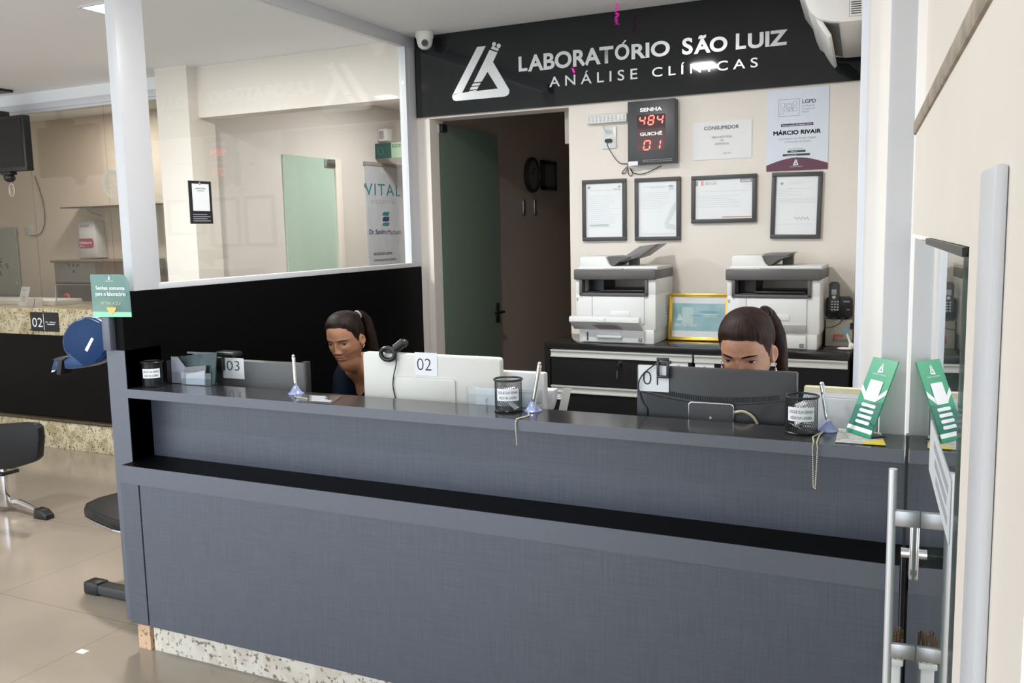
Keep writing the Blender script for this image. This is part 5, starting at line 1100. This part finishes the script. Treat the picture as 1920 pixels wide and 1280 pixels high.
def person(label, eye_target, yaw, pitch, tilt, tyaw, scale, slouch, hl, brow, shade, hairc, tail, lid, gaze, studs, top_label, hands):
    skin = mat('skin_%s' % shade[0], shade[1], .48, var=.04, scale=60, dark=tuple(c*.86 for c in shade[1])); lipm = mat('lips_%s' % shade[0], shade[2], .42, var=.02)
    hairm = mat('hair_%s' % shade[0], hairc, .58, var=.35, scale=9, stretch=(7, 7, 1.2), bump=.6, spec=.2)
    scrub = mat('navy_scrub_fabric', (.0035, .007, .018), .85, var=.08, scale=80, spec=.08); pants = mat('navy_trousers', (.007, .010, .024), .8)
    piv = Vector((0, .012, -.150)); RH = Euler((pitch, 0, 0)).to_matrix(); RH = Matrix.Rotation(yaw-tyaw, 3, 'Z') @ Matrix.Rotation(tilt, 3, 'Y') @ RH
    def hd(v, w=1.0):
        """head pose: blends through the neck"""
        if w <= 0: return v
        q = Matrix.Identity(3).to_quaternion().slerp(RH.to_quaternion(), w); return piv+q @ (v-piv)
    def hw(z): return ss(-.150, -.100, z)
    # curved spine: the neck leans forward, the back rounds behind it
    zz_ = [-.085-.005*k for k in range(160)]; pth = []; Pc = Vector((0, .012, -.085))
    for z in zz_:
        th = slouch*ss(-.085, -.130, z)*(1-.78*ss(-.19, -.34, z)); pth.append((Pc.copy(), th)); Pc = Pc+Vector((0, math.sin(th), -math.cos(th)))*.005
    def bend(v, z=None):
        z = v.z if z is None else z
        if z >= -.085: return v.copy()
        u = min((-.085-z)/.005, 158.99); i = int(u); a, b = pth[i], pth[i+1]; P_ = a[0].lerp(b[0], u-i); th = a[1]+(b[1]-a[1])*(u-i); d = v.y-.012
        return Vector((v.x, P_.y+d*math.cos(th), P_.z+d*math.sin(th)+(v.z-z)))
    T = Matrix.Rotation(tyaw, 4, 'Z') @ Matrix.Diagonal((scale[0], scale[0], scale[1], 1))
    eye_local = T @ hd(Vector((0, -.078, .001))); base = Vector(eye_target)-eye_local
    MW = Matrix.Translation(base) @ T
    root = thing('person', label, 'person', (base.x, base.y, 0))
    # --- body: torso, neck and head in one loft
    bm = bmesh.new(); N = 132
    azs = []
    for k in range(N):
        u = -PI+2*PI*k/N; azs.append(u-.42*math.sin(u))        # denser over the face
    zs = [.1185, .1165, .113]+[.109-.0034*k for k in range(70)]; zs = [z for z in zs if z > -.128]+[-.128-.0075*k for k in range(15)]+[-.26-.02*k for k in range(26)]
    rings = []
    for z in zs: rings.append([bm.verts.new(hd(bend(ringpt(a, z)), hw(z))) for a in azs])
    for A, B in zip(rings, rings[1:]):
        for k in range(N):
            f = bm.faces.new((A[k], A[(k+1) % N], B[(k+1) % N], B[k]))
    bm.faces.new(rings[0][::-1]); bm.faces.new(rings[-1])
    # lips get their own tone
    for i, (z0_, z1_) in enumerate(zip(zs, zs[1:])):
        zm = (z0_+z1_)/2
        if -.082 < zm < -.0585:
            for k in range(N):
                am = (azs[k]+azs[(k+1) % N])/2 if k < N-1 else PI
                if abs(am) < .6:
                    x = ringpt(am, zm).x; up = -.0602-.0030*gs(x, .0028)*-1 if False else -.0600; half = .0235
                    lim_u = -.0690+(.0092*(1-(x/half)**2)-.0014*gs(x, .0035)); lim_l = -.0690-.0112*(1-(x/half)**2)
                    if abs(x) < half and lim_l < zm < lim_u: rings[i][k].link_faces; [setattr(f, 'material_index', 1) for f in rings[i][k].link_faces if rings[i+1][(k+1) % N] in f.verts and rings[i][(k+1) % N] in f.verts]
    bmesh.ops.recalc_face_normals(bm, faces=list(bm.faces))
    tm = bpy.data.meshes.new('body'); bm.to_mesh(tm); bm.free(); tm.materials.append(skin); tm.materials.append(lipm)
    tb = bpy.data.objects.new('tmp_body', tm); COL.objects.link(tb)
    extra = []
    def part(g_):
        me = bpy.data.meshes.new('tmp_part'); bmesh.ops.recalc_face_normals(g_.bm, faces=list(g_.bm.faces)); g_.bm.to_mesh(me); g_.bm.free(); me.materials.append(skin); me.materials.append(lipm)
        o = bpy.data.objects.new('tmp_part', me); COL.objects.link(o); extra.append(o)
    for sx in (1, -1):
        g = G(); g.sphere((0, 0, 0), (1, 1, 1), 40, 28)
        for v in g.bm.verts:
            p = v.co.copy(); rim = .55+.45*ss(.35, .9, math.hypot(p.y, p.z)); xo = p.x*.0085*(rim if p.x > 0 else 1)
            dent = .0065*gs(math.hypot(p.y-.15, p.z-.1), .48) if p.x > 0 else 0
            v.co = hd(Vector((sx*(.0718+.001+xo-dent+.011*max(0, p.y)), .014+p.y*.0155+p.z*.004, -.012+p.z*.0275*(1 if p.z > 0 else .92)))) 
        part(g)
        # arm: shoulder, elbow on the worktop, wrist, hand
        sh = bend(Vector((sx*.148, .008, -.250))); wr = MW.inverted() @ Vector(hands[0 if sx < 0 else 1]); el = (sh+wr)/2+Vector((sx*.055, .07, -.105))
        P = []; R_ = []
        for k in range(9): u = k/8; P.append(sh.lerp(el, u)); R_.append(.047-.011*u)
        for k in range(1, 10): u = k/9; P.append(el.lerp(wr, u)); R_.append(.038-.013*u if u > .15 else .0375)
        g = G(); g.tube(P, R_, 16); part(g)
        d = (wr-el).normalized(); d.z *= .3; d.normalize(); side = d.cross(Vector((0, 0, 1))).normalized()*sx; pc = wr+d*.045
        M = Matrix((( side.x, d.x, 0, pc.x), (side.y, d.y, 0, pc.y), (side.z, d.z, 1, pc.z), (0, 0, 0, 1)))
        g = G(); g.sphere((0, 0, 0), (.040, .056, .017), 20, 12); g.bm.transform(M); part(g)
        for q, (ox, ln) in enumerate(((-.029, .062), (-.010, .074), (.010, .070), (.028, .055))):
            g = G(); P = [Vector((ox*.8, .022, .0)), Vector((ox, .048, .006)), Vector((ox*1.05, .048+ln*.5, .006-.004)), Vector((ox*1.05, .048+ln*.85, -.012)), Vector((ox*1.03, .048+ln, -.020))]
            g.tube([M @ p for p in P], [.009, .0092, .0085, .0078, .0055], 10); part(g)
        g = G(); P = [Vector((-.022, -.016, -.002)), Vector((-.044, .010, -.004)), Vector((-.055, .034, -.008)), Vector((-.056, .055, -.012))]; g.tube([M @ p for p in P], [.012, .0105, .0095, .007], 10); part(g)
    for o in extra:
        md = tb.modifiers.new('u', 'BOOLEAN'); md.operation = 'UNION'; md.solver = 'EXACT'; md.object = o
    bpy.context.view_layer.update(); me = bpy.data.meshes.new_from_object(tb.evaluated_get(bpy.context.evaluated_depsgraph_get()))
    for o in extra+[tb]: bpy.data.objects.remove(o)
    me.name = 'body'; me.transform(Matrix.Translation(-ORG[root]) @ MW)
    for p in me.polygons: p.use_smooth = True
    body = bpy.data.objects.new('body', me); COL.objects.link(body); body.parent = root; ORG[body] = ORG[root]
    # --- eyes
    for sx in (1, -1):
        ec = Vector((sx*.0315, -.0612, .0015)); r = .0150
        def ep(az, ph, rad, cc=ec): return cc+Vector((math.sin(az)*math.cos(ph), -math.cos(az)*math.cos(ph), math.sin(ph)))*rad
        g = G(); g.sphere((0, 0, 0), r, 24, 16); [setattr(v, 'co', hd(v.co+ec)) for v in g.bm.verts]; eb = g.done('eye', mat('eye_white', (.50, .46, .43), .25, var=0), root, M=MW)
        for nm, ang, rad, m_ in (('iris', .46, r*1.012, mat('brown_iris', (.035, .016, .008), .15, var=.1, scale=300)), ('pupil', .19, r*1.022, ink)):
            g = G(); c_ = [hd(ec+Matrix.Rotation(gaze[0]+sx*.16, 3, 'Z') @ Matrix.Rotation(gaze[1], 3, 'X') @ Vector((0, -rad, 0)))]; rows = [[g.bm.verts.new(c_[0])]]
            for j in (1, 2, 3):
                a = ang*j/3; rows.append([g.bm.verts.new(hd(ec+Matrix.Rotation(gaze[0]+sx*.16, 3, 'Z') @ Matrix.Rotation(gaze[1], 3, 'X') @ (Vector((math.sin(a)*math.cos(b_), -math.cos(a), math.sin(a)*math.sin(b_)))*rad))) for b_ in [2*PI*k/18 for k in range(18)]])
            for k in range(18):
                g.bm.faces.new((rows[0][0], rows[1][k], rows[1][(k+1) % 18]))
                for j in (1, 2): g.bm.faces.new((rows[j][k], rows[j+1][k], rows[j+1][(k+1) % 18], rows[j][(k+1) % 18]))
            g.done(nm, m_, eb, M=MW)
        g = G(); n = 22; edge_u = []; W_ = math.radians(66)
        for up in (1, -1):
            rows = []
            for j in range(7):
                row = []
                for k in range(n+1):
                    az = -math.radians(88)+math.radians(176)*k/n; q = max(0, 1-(az/W_)**2)
                    e = (lid[0] if up > 0 else lid[1])*q**.6 + (math.radians(2)*math.copysign(1, az)*sx*(1 if abs(az) < W_ else 0))
                    ph = e+(up*math.radians(86)-e)*(j/6); v = hd(ep(az+sx*.16, ph, r*1.05)); row.append(g.bm.verts.new(v))
                    if j == 0 and up > 0 and abs(az) <= W_*1.02: edge_u.append(hd(ep(az+sx*.16, e, r*1.08)))
                rows.append(row)
            for A, B in zip(rows, rows[1:]):
                for k in range(n): g.bm.faces.new((A[k], A[k+1], B[k+1], B[k]))
        g.done('eyelids', skin, root, M=MW)
        g = G(); m_ = len(edge_u); g.tube(edge_u, [.0005+.0012*math.sin(PI*k/(m_-1)) for k in range(m_)], 6); g.done('eyelashes', ink, root, M=MW)
        g = G(); P = []
        for k in range(12):
            u = k/11; x = .0125+.040*u; z = brow[0]+brow[1]*math.sin(PI*min(1, u*brow[2]))-brow[4]*u*u
            lo, hi = 0, 1.4
            for _ in range(24):
                md_ = (lo+hi)/2
                if ringpt(md_, z).x < x: lo = md_
                else: hi = md_
            v = ringpt(lo, z); v.x *= sx; P.append(hd(v+Vector((0, -.0003, 0))))
        g.tube(P, [(.0018+.0019*math.sin(PI*(k/11)**.7))*brow[3] if k < 11 else .0008 for k in range(12)], 8, flat=.45); g.done('eyebrow', mat('brow_%s' % shade[0], (.012, .006, .004), .85, var=.2, scale=200, spec=.1), root, M=MW)
    # --- hair cap
    def hairline(a):
        a = abs(a); pts = ((0, .0690+hl), (.35, .0685+hl), (.70, .062+hl*.9), (1.0, .044+hl*.6), (1.22, .012), (1.36, -.012), (1.50, .016), (1.66, .022), (1.82, .006), (2.0, -.03), (2.3, -.066), (PI+.01, -.080))
        for (a0, b0), (a1, b1) in zip(pts, pts[1:]):
            if a0 <= a <= a1: return b0+(b1-b0)*ss(a0, a1, a)
        return pts[-1][1]
    g = G(); NA, NV = 120, 34; rows = []
    for j in range(NV+1):
        v = j/NV; row = []
        for k in range(NA):
            a = -PI+2*PI*k/NA; zl = hairline(a); z = zl+(.1185-zl)*v
            off = .0004+.0090*ss(0, .5, v)*(1-.15*ss(.8, 1, v))+.0008*math.sin(a*37+v*3)*ss(0, .3, v); p = ringpt(a, z, off, face=False)
            if abs(a) < 1.2 and v < .5: p.y = min(p.y, ringpt(a, z, 0).y-.0004-off*.3)
            p.z += (.008+hl*.7)*v*v; row.append(g.bm.verts.new(hd(p, hw(z))))
        rows.append(row)
    for A, B in zip(rows, rows[1:]):
        for k in range(NA): g.bm.faces.new((A[k], A[(k+1) % NA], B[(k+1) % NA], B[k]))
    g.bm.faces.new(rows[-1])
    hcap = g.done('hair', hairm, root, M=MW)
    g = G(); P = [hd(Vector(p[:3]), 1) for p in tail]; Q = []; RR = []
    for i in range(len(P)-1):
        a, b, c, d = P[max(i-1, 0)], P[i], P[i+1], P[min(i+2, len(P)-1)]
        for k in range(6): u = k/6; Q.append(.5*((2*b)+(c-a)*u+(2*a-5*b+4*c-d)*u*u+(3*b-a-3*c+d)*u**3)); RR.append(tail[i][3]+(tail[i+1][3]-tail[i][3])*u)
    Q.append(P[-1]); RR.append(tail[-1][3]); g.tube(Q, RR, 20)
    for v in g.bm.verts: v.co += Vector((.0012*math.sin(v.co.z*9+v.co.x*420), .0012*math.sin(v.co.y*430), 0))
    g.done('ponytail', hairm, root, M=MW)
    g = G(); q0, q1 = Q[2], Q[4]; d = (q1-q0).normalized(); s1 = d.orthogonal().normalized(); s2 = d.cross(s1)
    g.tube([q1+(s1*math.cos(2*PI*k/20)+s2*math.sin(2*PI*k/20))*RR[4]*.98 for k in range(20)], .0045, 8, closed=True); g.done('hair_tie', shade[3], root, M=MW)
    # --- earrings
    for sx in (1, -1):
        g = G(); q = [hd(Vector((sx*(.0825+dx), .006+dy, -.040+dz))) for (dx, dy, dz, rr_) in studs]; g.tube(q, .0008, 5)
        for c_, st_ in zip(q, studs): g.sphere(c_, st_[3], 10, 8)
        g.done('earring', chrome, root, M=MW)
    # --- scrub top with V neck and short sleeves
    g = G(); NA, NV = 96, 40; rows = []
    for j in range(NV+1):
        row = []
        for k in range(NA):
            a = -PI+2*PI*k/NA; aa = abs(a); zt = -.355+.170*min(1, (aa/.80))**.9 if aa < .80 else -.185+.012*ss(.80, 1.5, aa)
            z = -.765+(zt+.765)*j/NV; row.append(g.bm.verts.new(hd(bend(ringpt(a, z, .010+.003*math.sin(a*5+z*30)*ss(-.3, -.45, z), False)), hw(z))))
        rows.append(row)
    for A, B in zip(rows, rows[1:]):
        for k in range(NA): g.bm.faces.new((A[k], A[(k+1) % NA], B[(k+1) % NA], B[k]))
    for sx in (1, -1):
        sh = bend(Vector((sx*.126, .008, -.232))); s2_ = bend(Vector((sx*.148, .008, -.250))); wr = MW.inverted() @ Vector(hands[0 if sx < 0 else 1]); el = (s2_+wr)/2+Vector((sx*.055, .07, -.105)); P = [sh.lerp(el, u) for u in (0, .15, .35, .55, .72)]
        g.tube(P, [.050, .064, .064, .060, .060], 20)
    cl = g.done('scrub_top', scrub, root, M=MW)
    # --- trousers and shoes
    inv = MW.inverted(); g = G(); seat = -.70
    zfloor = (inv @ Vector((base.x, base.y, 0))).z
    for sx in (1, -1):
        hip = bend(Vector((sx*.085, .0, seat))); kn = hip+Vector((sx*.015, -.33, -.045)); an = Vector((kn.x, kn.y+.03, zfloor+.09))
        P = [hip, hip.lerp(kn, .5), kn+Vector((0, -.02, 0)), kn.lerp(an, .12)+Vector((0, -.012, 0)), kn.lerp(an, .5), an]; g.tube(P, [.082, .076, .064, .060, .052, .042], 18)
    g.done('trousers', pants, root, M=MW)
    for sx in (1, -1):
        kn = bend(Vector((sx*.085, .0, seat)))+Vector((sx*.015, -.33, -.045)); an = Vector((kn.x, kn.y+.03, zfloor+.012)); g = G(); g.sphere(an+Vector((0, -.06, .030)), (.044, .115, .040), 20, 12)
        for v in g.bm.verts: v.co.z = max(v.co.z, zfloor+.003)
        g.done('shoe', white, root, M=MW)
    return root, base, MW @ bend(Vector((0, .02, -.815)))
def office_chair(x, y, zseat, label, rz=0):
    t = thing('office_chair', label, 'chair', (x, y, 0), 'office chairs behind the counter')
    fab = mat('black_fabric', (.014, .014, .015), .8, var=.1, scale=90)
    G().box(x-.23, x+.23, y-.20, y+.22, zseat-.075, zseat, .025, 3).done('seat', fab, t)
    G().box(x-.20, x+.20, y+.235, y+.275, zseat+.14, zseat+.42, .018, 3).done('backrest', fab, t)
    G().tube([(x, y+.10, zseat-.085), (x, y+.27, zseat-.07), (x, y+.29, zseat+.05), (x, y+.272, zseat+.2)], .018, 8).done('back_bracket', black, t)
    G().cyl((x, y, .09), (x, y, zseat-.076), .028, n=20).done('post', black, t)
    g = G()
    for k in range(5):
        a = 2*PI*k/5+.3; e = Vector((x+.26*math.cos(a), y+.26*math.sin(a), .075)); g.tube([(x, y, .10), e], [.028, .016], 8); 
    g.done('base', black, t)
    for k in range(5):
        a = 2*PI*k/5+.3; e = Vector((x+.26*math.cos(a), y+.26*math.sin(a), .030)); g = G(); g.cyl(e+Vector((-.02*math.sin(a), .02*math.cos(a), 0)), e-Vector((-.02*math.sin(a), .02*math.cos(a), 0)), .030, n=16); g.cyl(e+Vector((0, 0, .0)), e+Vector((0, 0, .045)), .009, n=10); g.done('castor', black, t)
R_ = math.radians
e1 = at(632, 646, 'Y', 3.22)
w1, b1, m1 = person('person in a navy V-neck scrub top with ponytail looking down beside the white monitor', e1, R_(7), R_(13), R_(-3), R_(-6), (1.0, .925), R_(60), .0135, (.0205, .0038, 1.0, .8, .001),
    ('warm', (.37, .175, .095), (.31, .10, .07), mat('silver_grey_tie', (.42, .42, .42), .5)), (.018, .009, .006),  # skin tone darkened to carry the shade of the alcove
    [(.022, .086, .085, .018), (.036, .114, .086, .020), (.048, .136, .045, .025), (.054, .138, -.03, .026), (.062, .130, -.11, .021), (.066, .122, -.18, .010)],
    (R_(11), R_(-19)), (R_(-5), R_(9)), ((0, 0, .0, .0030), (.001, .004, .006, .0026), (-.003, -.004, -.006, .0026)), '', ((e1.x+.13, 2.985, .795), (e1.x+.27, 2.985, .795)))
e2 = at(1386, 678.5, 'Y', 2.885)
w2, b2, m2 = person('person with dark reddish hair tied back, only the upper face above the black monitor', e2, R_(-5), R_(17), R_(0), R_(0), (1.10, 1.10), R_(40), .0015, (.0212, .0048, .72, 1.05, .0062),
    ('fair', (.44, .215, .132), (.35, .12, .09), black), (.030, .011, .007),  # alcove dimness put into this skin tone too
    [(.030, .085, .085, .018), (.040, .108, .078, .020), (.062, .105, .03, .023), (.076, .088, -.03, .022), (.082, .075, -.10, .018), (.085, .070, -.17, .010)],
    (R_(14), R_(-17)), (R_(3), R_(-13)), ((-.001, 0, .001, .0034), (-.001, -.001, -.014, .0026), (-.001, -.001, -.020, .0038)), '', ((e2.x-.30, 2.905, .790), (e2.x+.155, 2.935, .790)))
for m_, lab in ((m1, 'black office chair under the person beside the white monitor'), (m2, 'black office chair under the person behind the black monitor')):
    office_chair(m_.x, m_.y+.02, m_.z, lab)
